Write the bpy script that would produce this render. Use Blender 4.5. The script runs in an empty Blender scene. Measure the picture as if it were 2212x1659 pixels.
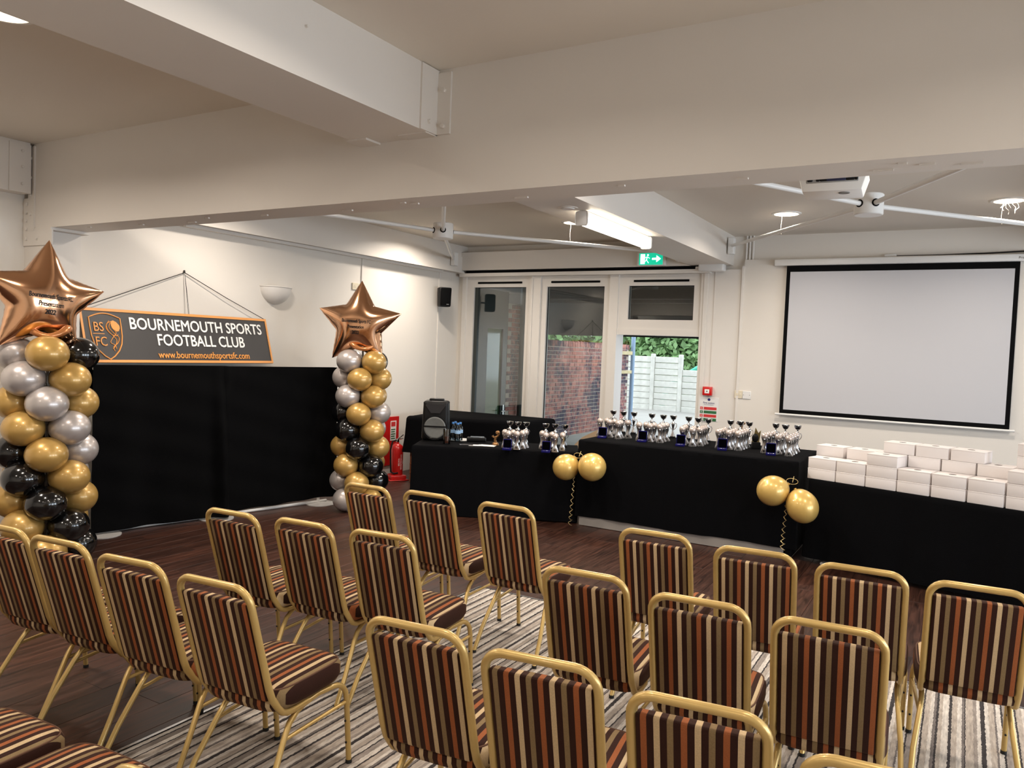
import bpy, bmesh, math, random
import numpy as np
from mathutils import Vector, Matrix

random.seed(7)
SC = bpy.context.scene
COL = SC.collection
R = math.radians
PI = math.pi

# ------------------------------------------------------------------ camera
W, H, FPX = 2212.0, 1659.0, 1670.0
CAM_H = 1.85
YAW, PITCH, ROLL = R(30.3), R(2.65), R(2.2)
_f = Vector((-math.sin(YAW) * math.cos(PITCH), math.cos(YAW) * math.cos(PITCH), -math.sin(PITCH)))
_r = Vector((math.cos(YAW), math.sin(YAW), 0))
_u = _r.cross(_f)
CR = math.cos(ROLL) * _r + math.sin(ROLL) * _u
CU = -math.sin(ROLL) * _r + math.cos(ROLL) * _u
camd = bpy.data.cameras.new('camera')
cam = bpy.data.objects.new('camera', camd)
COL.objects.link(cam)
camd.sensor_fit = 'HORIZONTAL'
camd.sensor_width = 36.0
camd.lens = 36.0 * FPX / W
camd.clip_start = 0.05
camd.clip_end = 200
cam.matrix_world = Matrix(((CR.x, CU.x, -_f.x, 0), (CR.y, CU.y, -_f.y, 0), (CR.z, CU.z, -_f.z, CAM_H), (0, 0, 0, 1)))
SC.camera = cam


def ray(x, y):
    return _f + CR * ((x - W / 2) / FPX) - CU * ((y - H / 2) / FPX)


def onz(x, y, z):            # where the sight line through a pixel meets the level z
    d = ray(x, y)
    t = (z - CAM_H) / d.z
    return Vector((d.x * t, d.y * t, z))


def ony(x, y, Y):
    d = ray(x, y)
    t = Y / d.y
    return Vector((d.x * t, Y, CAM_H + d.z * t))


def onx(x, y, X):
    d = ray(x, y)
    t = X / d.x
    return Vector((X, d.y * t, CAM_H + d.z * t))


# ------------------------------------------------------------------ world, exposure, lights
wd = bpy.data.worlds.new('overcast_sky')
SC.world = wd
wd.use_nodes = True
_bg = wd.node_tree.nodes['Background']
_bg.inputs[0].default_value = (0.80, 0.90, 1.0, 1)
_bg.inputs[1].default_value = 6.0
SC.view_settings.view_transform = 'Standard'
SC.view_settings.look = 'None'
SC.view_settings.gamma = 1.0
SC.view_settings.use_curve_mapping = False
SC.view_settings.exposure = -0.86
SC.cycles.use_denoising = True
SC.cycles.max_bounces = 8
SC.cycles.diffuse_bounces = 5
SC.cycles.glossy_bounces = 4
SC.cycles.transmission_bounces = 6
SC.cycles.transparent_max_bounces = 12
SC.cycles.caustics_reflective = False
SC.cycles.caustics_refractive = False
SC.cycles.sample_clamp_indirect = 6.0

P_DOWN = 52.0       # watts of each recessed downlight
P_DAY = 165.0       # daylight through each window of the side wall
P_TUBE = 90.0


def area_light(name, loc, rot, sx, sy, power, color, shape='RECTANGLE', spread=PI):
    l = bpy.data.lights.new(name, 'AREA')
    l.shape = shape
    l.size = sx
    l.size_y = sy
    l.energy = power
    l.color = color
    l.spread = spread
    o = bpy.data.objects.new(name, l)
    COL.objects.link(o)
    o.location = loc
    o.rotation_euler = rot
    return o


WARM = (1.0, 0.895, 0.785)
DAYC = (0.79, 0.89, 1.0)
# daylight entering by the windows of the side wall (beside the camera)
for wy in (1.6, 4.4, 7.2):
    area_light('window_daylight', (5.35, wy, 1.55), (0, R(90), 0), 1.7, 1.9, P_DAY, DAYC)


# ------------------------------------------------------------------ colours and materials
def lin(c):
    out = []
    for v in c[:3]:
        v = v / 255.0
        out.append(v / 12.92 if v <= 0.04045 else ((v + 0.055) / 1.055) ** 2.4)
    return (out[0], out[1], out[2], 1.0)


MATS = {}


def mat(name, col, rough=0.6, metal=0.0, noise=0.0, nscale=8.0, bump=0.0, bscale=60.0, coat=0.0, sheen=0.0,
        emit=None, estr=0.0, spec=0.5, stretch=None, coords='Object'):
    if name in MATS:
        return MATS[name]
    m = bpy.data.materials.new(name)
    m.use_nodes = True
    nt = m.node_tree
    b = nt.nodes['Principled BSDF']
    c = lin(col)
    b.inputs['Base Color'].default_value = c
    b.inputs['Roughness'].default_value = rough
    b.inputs['Metallic'].default_value = metal
    b.inputs['Specular IOR Level'].default_value = spec
    if coat:
        b.inputs['Coat Weight'].default_value = coat
        b.inputs['Coat Roughness'].default_value = 0.08
    if sheen:
        b.inputs['Sheen Weight'].default_value = sheen
        b.inputs['Sheen Roughness'].default_value = 0.4
    if emit:
        b.inputs['Emission Color'].default_value = lin(emit)
        b.inputs['Emission Strength'].default_value = estr
    tc = nt.nodes.new('ShaderNodeTexCoord')
    vec = tc.outputs[coords]
    if stretch:
        mp = nt.nodes.new('ShaderNodeMapping')
        mp.inputs['Scale'].default_value = stretch
        nt.links.new(vec, mp.inputs['Vector'])
        vec = mp.outputs['Vector']
    if noise:
        n = nt.nodes.new('ShaderNodeTexNoise')
        n.inputs['Scale'].default_value = nscale
        n.inputs['Detail'].default_value = 4
        nt.links.new(vec, n.inputs['Vector'])
        mx = nt.nodes.new('ShaderNodeMix')
        mx.data_type = 'RGBA'
        mx.inputs[6].default_value = tuple(max(0, v * (1 - noise)) for v in c[:3]) + (1,)
        mx.inputs[7].default_value = tuple(min(1, v * (1 + noise)) for v in c[:3]) + (1,)
        nt.links.new(n.outputs['Fac'], mx.inputs[0])
        nt.links.new(mx.outputs[2], b.inputs['Base Color'])
    if bump:
        n2 = nt.nodes.new('ShaderNodeTexNoise')
        n2.inputs['Scale'].default_value = bscale
        n2.inputs['Detail'].default_value = 3
        nt.links.new(vec, n2.inputs['Vector'])
        bp = nt.nodes.new('ShaderNodeBump')
        bp.inputs['Strength'].default_value = bump
        bp.inputs['Distance'].default_value = 0.01
        nt.links.new(n2.outputs['Fac'], bp.inputs['Height'])
        nt.links.new(bp.outputs['Normal'], b.inputs['Normal'])
    MATS[name] = m
    return m


def math_node(nt, op, a, b=None, c=None):
    n = nt.nodes.new('ShaderNodeMath')
    n.operation = op
    for i, v in enumerate((a, b, c)):
        if v is None:
            continue
        if isinstance(v, (int, float)):
            n.inputs[i].default_value = v
        else:
            nt.links.new(v, n.inputs[i])
    return n.outputs[0]


def ramp_const(nt, fac, stops):
    r = nt.nodes.new('ShaderNodeValToRGB')
    r.color_ramp.interpolation = 'CONSTANT'
    els = r.color_ramp.elements
    while len(els) < len(stops):
        els.new(0.5)
    for e, (p, c) in zip(els, stops):
        e.position = p
        e.color = lin(c)
    nt.links.new(fac, r.inputs[0])
    return r.outputs[0]


def striped_fabric():
    m = bpy.data.materials.new('striped_fabric')
    m.use_nodes = True
    nt = m.node_tree
    b = nt.nodes['Principled BSDF']
    b.inputs['Roughness'].default_value = 0.85
    b.inputs['Sheen Weight'].default_value = 0.10
    b.inputs['Sheen Roughness'].default_value = 0.5
    b.inputs['Sheen Tint'].default_value = lin((205, 150, 110))
    b.inputs['Specular IOR Level'].default_value = 0.2
    tc = nt.nodes.new('ShaderNodeTexCoord')
    sx = nt.nodes.new('ShaderNodeSeparateXYZ')
    nt.links.new(tc.outputs['Object'], sx.inputs[0])
    oi = nt.nodes.new('ShaderNodeObjectInfo')
    u = math_node(nt, 'MULTIPLY', sx.outputs[0], 1 / 0.111)
    off = math_node(nt, 'ADD', math_node(nt, 'DIVIDE', math_node(nt, 'FLOOR', math_node(nt, 'MULTIPLY', oi.outputs['Random'], 2.999)), 3.0), 0.37)
    u = math_node(nt, 'ADD', u, off)
    fr = math_node(nt, 'FRACT', math_node(nt, 'ADD', u, 20.0))
    DK, CRM, OLV, RST = (45, 21, 14), (198, 172, 134), (132, 110, 78), (150, 86, 50)
    stops = []
    for i, c in enumerate((OLV, RST, CRM)):
        stops += [(i / 3.0, c), (i / 3.0 + 0.155, DK)]
    colr = ramp_const(nt, fr, stops)
    n = nt.nodes.new('ShaderNodeTexNoise')
    n.inputs['Scale'].default_value = 260
    nt.links.new(tc.outputs['Object'], n.inputs['Vector'])
    mx = nt.nodes.new('ShaderNodeMix')
    mx.data_type = 'RGBA'
    mx.blend_type = 'MULTIPLY'
    mx.inputs[0].default_value = 0.55
    nt.links.new(colr, mx.inputs[6])
    vr = nt.nodes.new('ShaderNodeMapRange')
    vr.inputs[3].default_value = 0.55
    vr.inputs[4].default_value = 1.35
    nt.links.new(n.outputs['Fac'], vr.inputs[0])
    nt.links.new(vr.outputs[0], mx.inputs[7])
    nt.links.new(mx.outputs[2], b.inputs['Base Color'])
    bp = nt.nodes.new('ShaderNodeBump')
    bp.inputs['Strength'].default_value = 0.35
    bp.inputs['Distance'].default_value = 0.002
    nt.links.new(n.outputs['Fac'], bp.inputs['Height'])
    nt.links.new(bp.outputs['Normal'], b.inputs['Normal'])
    MATS['striped_fabric'] = m
    return m


def carpet_material():
    m = bpy.data.materials.new('striped_carpet')
    m.use_nodes = True
    nt = m.node_tree
    b = nt.nodes['Principled BSDF']
    b.inputs['Roughness'].default_value = 0.95
    b.inputs['Specular IOR Level'].default_value = 0.1
    tc = nt.nodes.new('ShaderNodeTexCoord')
    sx = nt.nodes.new('ShaderNodeSeparateXYZ')
    nt.links.new(tc.outputs['Object'], sx.inputs[0])
    # slight waviness of the stripe edges
    n0 = nt.nodes.new('ShaderNodeTexNoise')
    n0.inputs['Scale'].default_value = 45
    nt.links.new(tc.outputs['Object'], n0.inputs['Vector'])
    wob = math_node(nt, 'MULTIPLY', math_node(nt, 'SUBTRACT', n0.outputs['Fac'], 0.5), 0.012)
    x = math_node(nt, 'ADD', sx.outputs[0], wob)
    u = math_node(nt, 'FRACT', math_node(nt, 'ADD', math_node(nt, 'MULTIPLY', x, 1 / 0.42), 30.0))
    A, B, C_, K, G = (205, 196, 186), (178, 166, 154), (150, 140, 132), (66, 62, 62), (120, 112, 108)
    st = [(0, A), (0.07, K), (0.10, B), (0.16, A), (0.21, G), (0.235, K), (0.25, B), (0.33, C_), (0.37, A), (0.41, K),
          (0.455, A), (0.50, B), (0.56, G), (0.58, A), (0.63, K), (0.65, C_), (0.72, A), (0.78, K), (0.80, B),
          (0.86, A), (0.90, G), (0.93, K), (0.955, B)]
    colr = ramp_const(nt, u, st)
    mp = nt.nodes.new('ShaderNodeMapping')
    mp.inputs['Scale'].default_value = (90, 14, 1)
    nt.links.new(tc.outputs['Object'], mp.inputs['Vector'])
    n = nt.nodes.new('ShaderNodeTexNoise')
    n.inputs['Scale'].default_value = 1.0
    n.inputs['Detail'].default_value = 5
    nt.links.new(mp.outputs['Vector'], n.inputs['Vector'])
    vr = nt.nodes.new('ShaderNodeMapRange')
    vr.inputs[1].default_value = 0.3
    vr.inputs[2].default_value = 0.7
    vr.inputs[3].default_value = 0.62
    vr.inputs[4].default_value = 1.2
    nt.links.new(n.outputs['Fac'], vr.inputs[0])
    mx = nt.nodes.new('ShaderNodeMix')
    mx.data_type = 'RGBA'
    mx.blend_type = 'MULTIPLY'
    mx.inputs[0].default_value = 0.8
    nt.links.new(colr, mx.inputs[6])
    nt.links.new(vr.outputs[0], mx.inputs[7])
    nt.links.new(mx.outputs[2], b.inputs['Base Color'])
    n3 = nt.nodes.new('ShaderNodeTexNoise')
    n3.inputs['Scale'].default_value = 400
    nt.links.new(tc.outputs['Object'], n3.inputs['Vector'])
    bp = nt.nodes.new('ShaderNodeBump')
    bp.inputs['Strength'].default_value = 0.5
    bp.inputs['Distance'].default_value = 0.004
    nt.links.new(n3.outputs['Fac'], bp.inputs['Height'])
    nt.links.new(bp.outputs['Normal'], b.inputs['Normal'])
    return m


def plank_material():
    m = bpy.data.materials.new('dark_wood_plank')
    m.use_nodes = True
    nt = m.node_tree
    b = nt.nodes['Principled BSDF']
    b.inputs['Specular IOR Level'].default_value = 0.45
    tc = nt.nodes.new('ShaderNodeTexCoord')
    oi = nt.nodes.new('ShaderNodeObjectInfo')
    cb = nt.nodes.new('ShaderNodeCombineXYZ')
    nt.links.new(math_node(nt, 'MULTIPLY', oi.outputs['Random'], 50), cb.inputs[2])
    ad = nt.nodes.new('ShaderNodeVectorMath')
    nt.links.new(tc.outputs['Object'], ad.inputs[0])
    nt.links.new(cb.outputs[0], ad.inputs[1])
    mp = nt.nodes.new('ShaderNodeMapping')
    mp.inputs['Scale'].default_value = (34, 2.2, 1)
    nt.links.new(ad.outputs[0], mp.inputs['Vector'])
    n = nt.nodes.new('ShaderNodeTexNoise')
    n.inputs['Scale'].default_value = 1.4
    n.inputs['Detail'].default_value = 6
    n.inputs['Distortion'].default_value = 0.8
    nt.links.new(mp.outputs['Vector'], n.inputs['Vector'])
    rp = nt.nodes.new('ShaderNodeValToRGB')
    e = rp.color_ramp.elements
    e[0].position = 0.3
    e[0].color = lin((32, 16, 11))
    e[1].position = 0.72
    e[1].color = lin((76, 45, 33))
    nt.links.new(n.outputs['Fac'], rp.inputs[0])
    mr = nt.nodes.new('ShaderNodeMapRange')
    mr.inputs[3].default_value = 0.75
    mr.inputs[4].default_value = 1.2
    nt.links.new(oi.outputs['Random'], mr.inputs[0])
    mx = nt.nodes.new('ShaderNodeMix')
    mx.data_type = 'RGBA'
    mx.blend_type = 'MULTIPLY'
    mx.inputs[0].default_value = 1.0
    nt.links.new(rp.outputs[0], mx.inputs[6])
    nt.links.new(mr.outputs[0], mx.inputs[7])
    nt.links.new(mx.outputs[2], b.inputs['Base Color'])
    r2 = nt.nodes.new('ShaderNodeMapRange')
    r2.inputs[3].default_value = 0.30
    r2.inputs[4].default_value = 0.5
    nt.links.new(n.outputs['Fac'], r2.inputs[0])
    nt.links.new(r2.outputs[0], b.inputs['Roughness'])
    return m


def glass_material(name='window_glass', tint=(0.92, 0.95, 0.94, 1)):
    m = bpy.data.materials.new(name)
    m.use_nodes = True
    nt = m.node_tree
    nt.nodes.remove(nt.nodes['Principled BSDF'])
    out = nt.nodes['Material Output']
    tr = nt.nodes.new('ShaderNodeBsdfTransparent')
    tr.inputs[0].default_value = tint
    gl = nt.nodes.new('ShaderNodeBsdfGlossy')
    gl.inputs['Roughness'].default_value = 0.0
    fr = nt.nodes.new('ShaderNodeFresnel')
    fr.inputs[0].default_value = 1.75
    mx = nt.nodes.new('ShaderNodeMixShader')
    nt.links.new(fr.outputs[0], mx.inputs[0])
    nt.links.new(tr.outputs[0], mx.inputs[1])
    nt.links.new(gl.outputs[0], mx.inputs[2])
    nt.links.new(mx.outputs[0], out.inputs[0])
    MATS[name] = m
    return m


def brick_material():
    m = bpy.data.materials.new('weathered_brick')
    m.use_nodes = True
    nt = m.node_tree
    b = nt.nodes['Principled BSDF']
    b.inputs['Roughness'].default_value = 0.9
    oi = nt.nodes.new('ShaderNodeObjectInfo')
    ge = nt.nodes.new('ShaderNodeNewGeometry')
    n = nt.nodes.new('ShaderNodeTexNoise')
    n.inputs['Scale'].default_value = 1.1
    n.inputs['Detail'].default_value = 6
    n.inputs['Roughness'].default_value = 0.7
    nt.links.new(ge.outputs['Position'], n.inputs['Vector'])
    n2 = nt.nodes.new('ShaderNodeTexNoise')
    n2.inputs['Scale'].default_value = 14
    n2.inputs['Detail'].default_value = 4
    nt.links.new(ge.outputs['Position'], n2.inputs['Vector'])
    rp = nt.nodes.new('ShaderNodeValToRGB')
    e = rp.color_ramp.elements
    e[0].color = lin((160, 96, 84))
    e[1].color = lin((200, 142, 126))
    sm = math_node(nt, 'ADD', math_node(nt, 'MULTIPLY', oi.outputs['Random'], 0.5), math_node(nt, 'MULTIPLY', n2.outputs['Fac'], 0.5))
    nt.links.new(sm, rp.inputs[0])
    mr = nt.nodes.new('ShaderNodeMapRange')
    mr.inputs[1].default_value = 0.43
    mr.inputs[2].default_value = 0.55
    nt.links.new(math_node(nt, 'ADD', math_node(nt, 'MULTIPLY', n.outputs['Fac'], 0.8), math_node(nt, 'MULTIPLY', n2.outputs['Fac'], 0.2)), mr.inputs[0])
    mx = nt.nodes.new('ShaderNodeMix')
    mx.data_type = 'RGBA'
    nt.links.new(mr.outputs[0], mx.inputs[0])
    nt.links.new(rp.outputs[0], mx.inputs[6])
    mx.inputs[7].default_value = lin((72, 64, 76))
    nt.links.new(mx.outputs[2], b.inputs['Base Color'])
    MATS['brick'] = m
    return m


M_WALL = mat('painted_wall', (226, 220, 211), 0.75, noise=0.025, nscale=1.6, bump=0.06, bscale=110)
M_CEIL = mat('painted_ceiling', (222, 214, 202), 0.8, noise=0.02, nscale=1.2, bump=0.05, bscale=90)
M_BEAM = mat('painted_steel', (222, 216, 208), 0.5, noise=0.02, nscale=3, bump=0.04, bscale=50)
M_FRAME = mat('painted_frame', (226, 221, 214), 0.4, noise=0.015, nscale=5)
M_WHITE = mat('white_plastic', (232, 231, 228), 0.35)
M_OFFW = mat('cream_plastic', (225, 214, 190), 0.4)
M_BLACK = mat('black_plastic', (11, 11, 12), 0.45, spec=0.25)
M_BLACKM = mat('black_matt', (9, 9, 10), 0.8, spec=0.1)
M_CLOTH = mat('black_cloth', (10, 10, 12), 0.9, sheen=0.0, bump=0.12, bscale=220, noise=0.1, nscale=5, spec=0.06)
M_DRAPE = mat('black_drape', (9, 9, 10), 0.92, sheen=0.0, bump=0.12, bscale=160, noise=0.1, nscale=3, spec=0.06)
M_GOLDT = mat('gold_painted_tube', (204, 172, 106), 0.36, 0.45, noise=0.12, nscale=14, bump=0.02, bscale=200, coat=0.25)
M_RUB = mat('black_rubber', (20, 19, 18), 0.7)
M_BGOLD = mat('gold_balloon', (190, 152, 84), 0.34, 0.35, coat=0.5)
M_BGOLD2 = mat('pale_gold_balloon', (222, 186, 106), 0.32, 0.3, coat=0.5)
M_BSILV = mat('silver_balloon', (188, 180, 176), 0.33, 0.45, coat=0.45)
M_BBLK = mat('black_balloon', (10, 10, 11), 0.14, 0.0, coat=0.6)
M_FOIL = mat('rose_gold_foil', (238, 186, 146), 0.14, 1.0, bump=0.03, bscale=14)
M_INK = mat('black_print', (28, 20, 16), 0.5)
M_RED = mat('red_enamel', (205, 30, 28), 0.3, coat=0.4)
M_SIGN = mat('charcoal_board', (58, 56, 56), 0.5, noise=0.05, nscale=6)
M_ORNG = mat('orange_trim', (232, 160, 88), 0.45)
M_ORNG2 = mat('orange_print', (236, 158, 78), 0.5)
M_LETTER = mat('white_print', (246, 244, 240), 0.5)
M_BOX = mat('white_card', (232, 226, 224), 0.65, noise=0.015, nscale=9)
M_HOLE = mat('card_hole_shadow', (96, 88, 82), 0.9)
M_CHROME = mat('chrome', (226, 226, 228), 0.08, 1.0)
M_SILV = mat('brushed_silver', (200, 200, 202), 0.26, 1.0)
M_PEARL = mat('pearl_ball', (206, 192, 184), 0.28, 0.55, coat=0.4)
M_NAVY = mat('navy_velvet', (20, 18, 80), 0.85, spec=0.1)
M_VELV = mat('black_velvet', (5, 5, 8), 0.95, spec=0.0)
M_WOOD = mat('brown_wood', (112, 62, 34), 0.45, noise=0.3, nscale=3, stretch=(1, 1, 14))
M_BRONZE = mat('bronze', (150, 112, 72), 0.35, 0.8)
M_STEELG = mat('grey_kick_panel', (148, 142, 136), 0.4, noise=0.05, nscale=4)
M_FABRIC = striped_fabric()
M_PIPING = mat('seat_welt', (92, 60, 40), 0.8)
M_CARPET = carpet_material()
M_PLANK = plank_material()
M_GLASS = glass_material()
M_BRICK = brick_material()
M_MORTAR = mat('mortar', (176, 164, 150), 0.95, noise=0.2, nscale=6)
M_CONC = mat('pale_concrete', (190, 188, 178), 0.9, noise=0.35, nscale=5, bump=0.3, bscale=30)
M_LEAF = mat('hedge_leaf', (126, 160, 104), 0.6, noise=0.35, nscale=2.0, coords='Generated')
M_TWIG = mat('pale_bark', (150, 138, 120), 0.9)
M_TEAL = mat('teal_paint', (70, 178, 150), 0.4)
M_DARKG = mat('dark_grey_frame', (52, 58, 56), 0.45)
M_SOFFIT = mat('dark_soffit', (46, 45, 44), 0.8)
M_PAVE = mat('paving', (150, 146, 138), 0.9, noise=0.15, nscale=3)
M_LAMPGLOW = mat('lit_diffuser', (255, 240, 218), 0.4, emit=(255, 226, 190), estr=14.0)
M_TUBEGLOW = mat('lit_tube', (255, 250, 238), 0.4, emit=(255, 246, 232), estr=9.0)
M_GREENLIT = mat('lit_exit_green', (0, 150, 110), 0.4, emit=(0, 176, 140), estr=2.2)
M_WHITELIT = mat('lit_exit_white', (240, 255, 250), 0.4, emit=(225, 255, 246), estr=6.0)


# ------------------------------------------------------------------ mesh builder
class MB:
    def __init__(self):
        self.v = []
        self.f = []

    def add(self, vs, fs):
        o = len(self.v)
        self.v += [tuple(x) for x in vs]
        self.f += [tuple(i + o for i in q) for q in fs]
        return self

    def box(self, x0, x1, y0, y1, z0, z1, M=None):
        vs = [(x0, y0, z0), (x1, y0, z0), (x1, y1, z0), (x0, y1, z0), (x0, y0, z1), (x1, y0, z1), (x1, y1, z1), (x0, y1, z1)]
        if M is not None:
            vs = [M @ Vector(v) for v in vs]
        return self.add(vs, [(0, 3, 2, 1), (4, 5, 6, 7), (0, 1, 5, 4), (1, 2, 6, 5), (2, 3, 7, 6), (3, 0, 4, 7)])

    def rbox(self, x0, x1, y0, y1, z0, z1, r=0.01, seg=2, fn=None, cuts=0):
        bm = bmesh.new()
        bmesh.ops.create_cube(bm, size=1.0)
        for v in bm.verts:
            v.co = Vector(((x0 + x1) / 2 + v.co.x * (x1 - x0), (y0 + y1) / 2 + v.co.y * (y1 - y0), (z0 + z1) / 2 + v.co.z * (z1 - z0)))
        bmesh.ops.bevel(bm, geom=list(bm.edges), offset=r, segments=seg, affect='EDGES', profile=0.5)
        if cuts:
            bmesh.ops.subdivide_edges(bm, edges=list(bm.edges), cuts=cuts, use_grid_fill=True)
        self.bm(bm, fn)
        return self

    def bm(self, bm, fn=None):
        bm.verts.ensure_lookup_table()
        for i, v in enumerate(bm.verts):
            v.index = i
        vs = [fn(v.co) if fn else v.co.copy() for v in bm.verts]
        self.add(vs, [[v.index for v in f.verts] for f in bm.faces])
        bm.free()

    def tube(self, pts, r, n=8, closed=False, caps=True, flat=1.0, up=None):
        pts = [Vector(p) for p in pts]
        N = len(pts)
        rs = r if isinstance(r, (list, tuple)) else [r] * N
        rings = []
        prev = None
        for i, p in enumerate(pts):
            if closed:
                t = (pts[(i + 1) % N] - pts[i - 1]).normalized()
            else:
                a = pts[max(i - 1, 0)]
                b = pts[min(i + 1, N - 1)]
                t = (b - a).normalized()
            if prev is None:
                ref = Vector(up) if up else (Vector((0, 0, 1)) if abs(t.z) < 0.9 else Vector((1, 0, 0)))
                s = t.cross(ref).normalized()
            else:
                s = (prev - t * prev.dot(t)).normalized()
            prev = s
            q = t.cross(s)
            rings.append([p + (s * math.cos(2 * PI * k / n + PI / n) + q * math.sin(2 * PI * k / n + PI / n) * flat) * rs[i] for k in range(n)])
        o = len(self.v)
        for rg in rings:
            self.v += [tuple(x) for x in rg]
        for i in range(N if closed else N - 1):
            j = (i + 1) % N
            for k in range(n):
                k2 = (k + 1) % n
                self.f.append((o + i * n + k, o + i * n + k2, o + j * n + k2, o + j * n + k))
        if caps and not closed:
            self.f.append(tuple(o + k for k in range(n))[::-1])
            self.f.append(tuple(o + (N - 1) * n + k for k in range(n)))
        return self

    def lathe(self, prof, n=20, c=(0, 0, 0), M=None, caps=True):
        o = len(self.v)
        c = Vector(c)
        for (r, z) in prof:
            for k in range(n):
                a = 2 * PI * k / n
                p = Vector((r * math.cos(a), r * math.sin(a), z))
                if M is not None:
                    p = M @ p
                self.v.append(tuple(p + c))
        for i in range(len(prof) - 1):
            for k in range(n):
                k2 = (k + 1) % n
                self.f.append((o + i * n + k, o + i * n + k2, o + (i + 1) * n + k2, o + (i + 1) * n + k))
        if caps and prof[0][0] > 1e-5:
            self.f.append(tuple(o + k for k in range(n))[::-1])
        if caps and prof[-1][0] > 1e-5:
            self.f.append(tuple(o + (len(prof) - 1) * n + k for k in range(n)))
        return self

    def ell(self, c, rx, ry, rz, nu=20, nv=12, M=None):
        prof = []
        vs, fs = [], []
        for j in range(nv + 1):
            ph = -PI / 2 + PI * j / nv
            for i in range(nu):
                a = 2 * PI * i / nu
                p = Vector((rx * math.cos(ph) * math.cos(a), ry * math.cos(ph) * math.sin(a), rz * math.sin(ph)))
                if M is not None:
                    p = M @ p
                vs.append(p + Vector(c))
        for j in range(nv):
            for i in range(nu):
                i2 = (i + 1) % nu
                fs.append((j * nu + i, j * nu + i2, (j + 1) * nu + i2, (j + 1) * nu + i))
        return self.add(vs, fs)

    def prism(self, poly, y0, y1):
        # polygon in local x/z, given counter-clockwise seen from -y; thickness y0 (front) .. y1
        n = len(poly)
        vs = [(p[0], y0, p[1]) for p in poly] + [(p[0], y1, p[1]) for p in poly]
        fs = [tuple(range(n)), tuple(range(2 * n - 1, n - 1, -1))]
        for i in range(n):
            j = (i + 1) % n
            fs.append((i, n + i, n + j, j))
        return self.add(vs, fs)

    def mesh(self, name, smooth=True, ang=40):
        me = bpy.data.meshes.new(name)
        me.from_pydata(self.v, [], self.f)
        bm = bmesh.new()
        bm.from_mesh(me)
        bmesh.ops.remove_doubles(bm, verts=bm.verts, dist=1e-6)
        bmesh.ops.recalc_face_normals(bm, faces=bm.faces)
        bm.to_mesh(me)
        bm.free()
        if smooth:
            me.polygons.foreach_set('use_smooth', [True] * len(me.polygons))
            me.set_sharp_from_angle(angle=R(ang))
        me.update()
        return me

    def build(self, name, m, parent=None, smooth=True, ang=40, loc=None, rotz=0):
        return obj(name, self.mesh(name, smooth, ang), m, parent, loc, rotz)


def obj(name, me, m, parent=None, loc=None, rotz=0):
    if m is not None and not me.materials:
        me.materials.append(m)
    o = bpy.data.objects.new(name, me)
    COL.objects.link(o)
    if parent is not None:
        o.parent = parent
    if loc is not None:
        o.location = loc
    o.rotation_euler = (0, 0, rotz)
    return o


def thing(name, label, cat, loc=(0, 0, 0), rotz=0, group=None, rot=None):
    o = bpy.data.objects.new(name, None)
    o.empty_display_size = 0.1
    COL.objects.link(o)
    o.location = loc
    o.rotation_euler = rot if rot else (0, 0, rotz)
    return tag(o, label, cat, group)


def tag(o, label, cat, group=None):
    o['label'] = label
    o['category'] = cat
    if group:
        o['group'] = group
    return o


def struct(o):
    o['kind'] = 'structure'
    return o


def dup(root, loc, rotz, label, group=None):
    r = root.copy()
    COL.objects.link(r)
    r.location = loc
    r.rotation_euler = (0, 0, rotz)
    r['label'] = label
    if group:
        r['group'] = group
    for ch in list(root.children):
        c = ch.copy()
        COL.objects.link(c)
        c.parent = r
        for g in list(ch.children):
            d = g.copy()
            COL.objects.link(d)
            d.parent = c
    return r


def arc(c, r, a0, a1, n, plane='xz', off=0.0):
    out = []
    for i in range(n + 1):
        a = a0 + (a1 - a0) * i / n
        p, q = c[0] + r * math.cos(a), c[1] + r * math.sin(a)
        out.append((p, off, q) if plane == 'xz' else (off, p, q))
    return out


def text_mesh(s, size, depth=0.002, bold=0.0, align='CENTER', sx=1.0, sp=1.0):
    cu = bpy.data.curves.new('lettering', 'FONT')
    cu.body = s
    cu.size = size
    cu.align_x = align
    cu.extrude = depth
    cu.space_character = sp
    cu.resolution_u = 3
    o = bpy.data.objects.new('lettering', cu)
    COL.objects.link(o)
    bpy.context.view_layer.update()
    me = bpy.data.meshes.new_from_object(o.evaluated_get(bpy.context.evaluated_depsgraph_get()))
    bpy.data.objects.remove(o)
    for v in me.vertices:
        x, y, z = v.co
        v.co = (x * sx, -z, y)
    if bold:                     # heavier strokes: the same letters laid again a hair to each side
        vs_ = [v.co.copy() for v in me.vertices]
        fs_ = [tuple(p.vertices) for p in me.polygons]
        V_, F_ = [], []
        for k, (dx, dz) in enumerate(((0, 0), (1, 0), (-1, 0), (0, 1), (0, -1))):
            V_ += [(v.x + dx * bold, v.y + 0.00004 * k, v.z + dz * bold) for v in vs_]
            F_ += [tuple(i + k * len(vs_) for i in f) for f in fs_]
        me = bpy.data.meshes.new('lettering')
        me.from_pydata(V_, [], F_)
    me.materials.clear()
    me.name = 'lettering'
    return me


def text(name, s, size, m, parent, x, y, z, depth=0.002, bold=0.0, align='CENTER', sx=1.0, sp=1.0, width=None):
    me = text_mesh(s, size, depth, bold, align, sx, sp)
    if width:
        xs = [v.co.x for v in me.vertices]
        k = width / (max(xs) - min(xs))
        mid = (max(xs) + min(xs)) / 2 if align == 'CENTER' else min(xs)
        for v in me.vertices:
            v.co.x = (v.co.x - mid) * k
    return obj(name, me, m, parent, (x, y, z))


# ------------------------------------------------------------------ the room shell
XL, XR, YB, YN, ZC = -7.0, 5.2, 10.2, -2.6, 3.41

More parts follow.
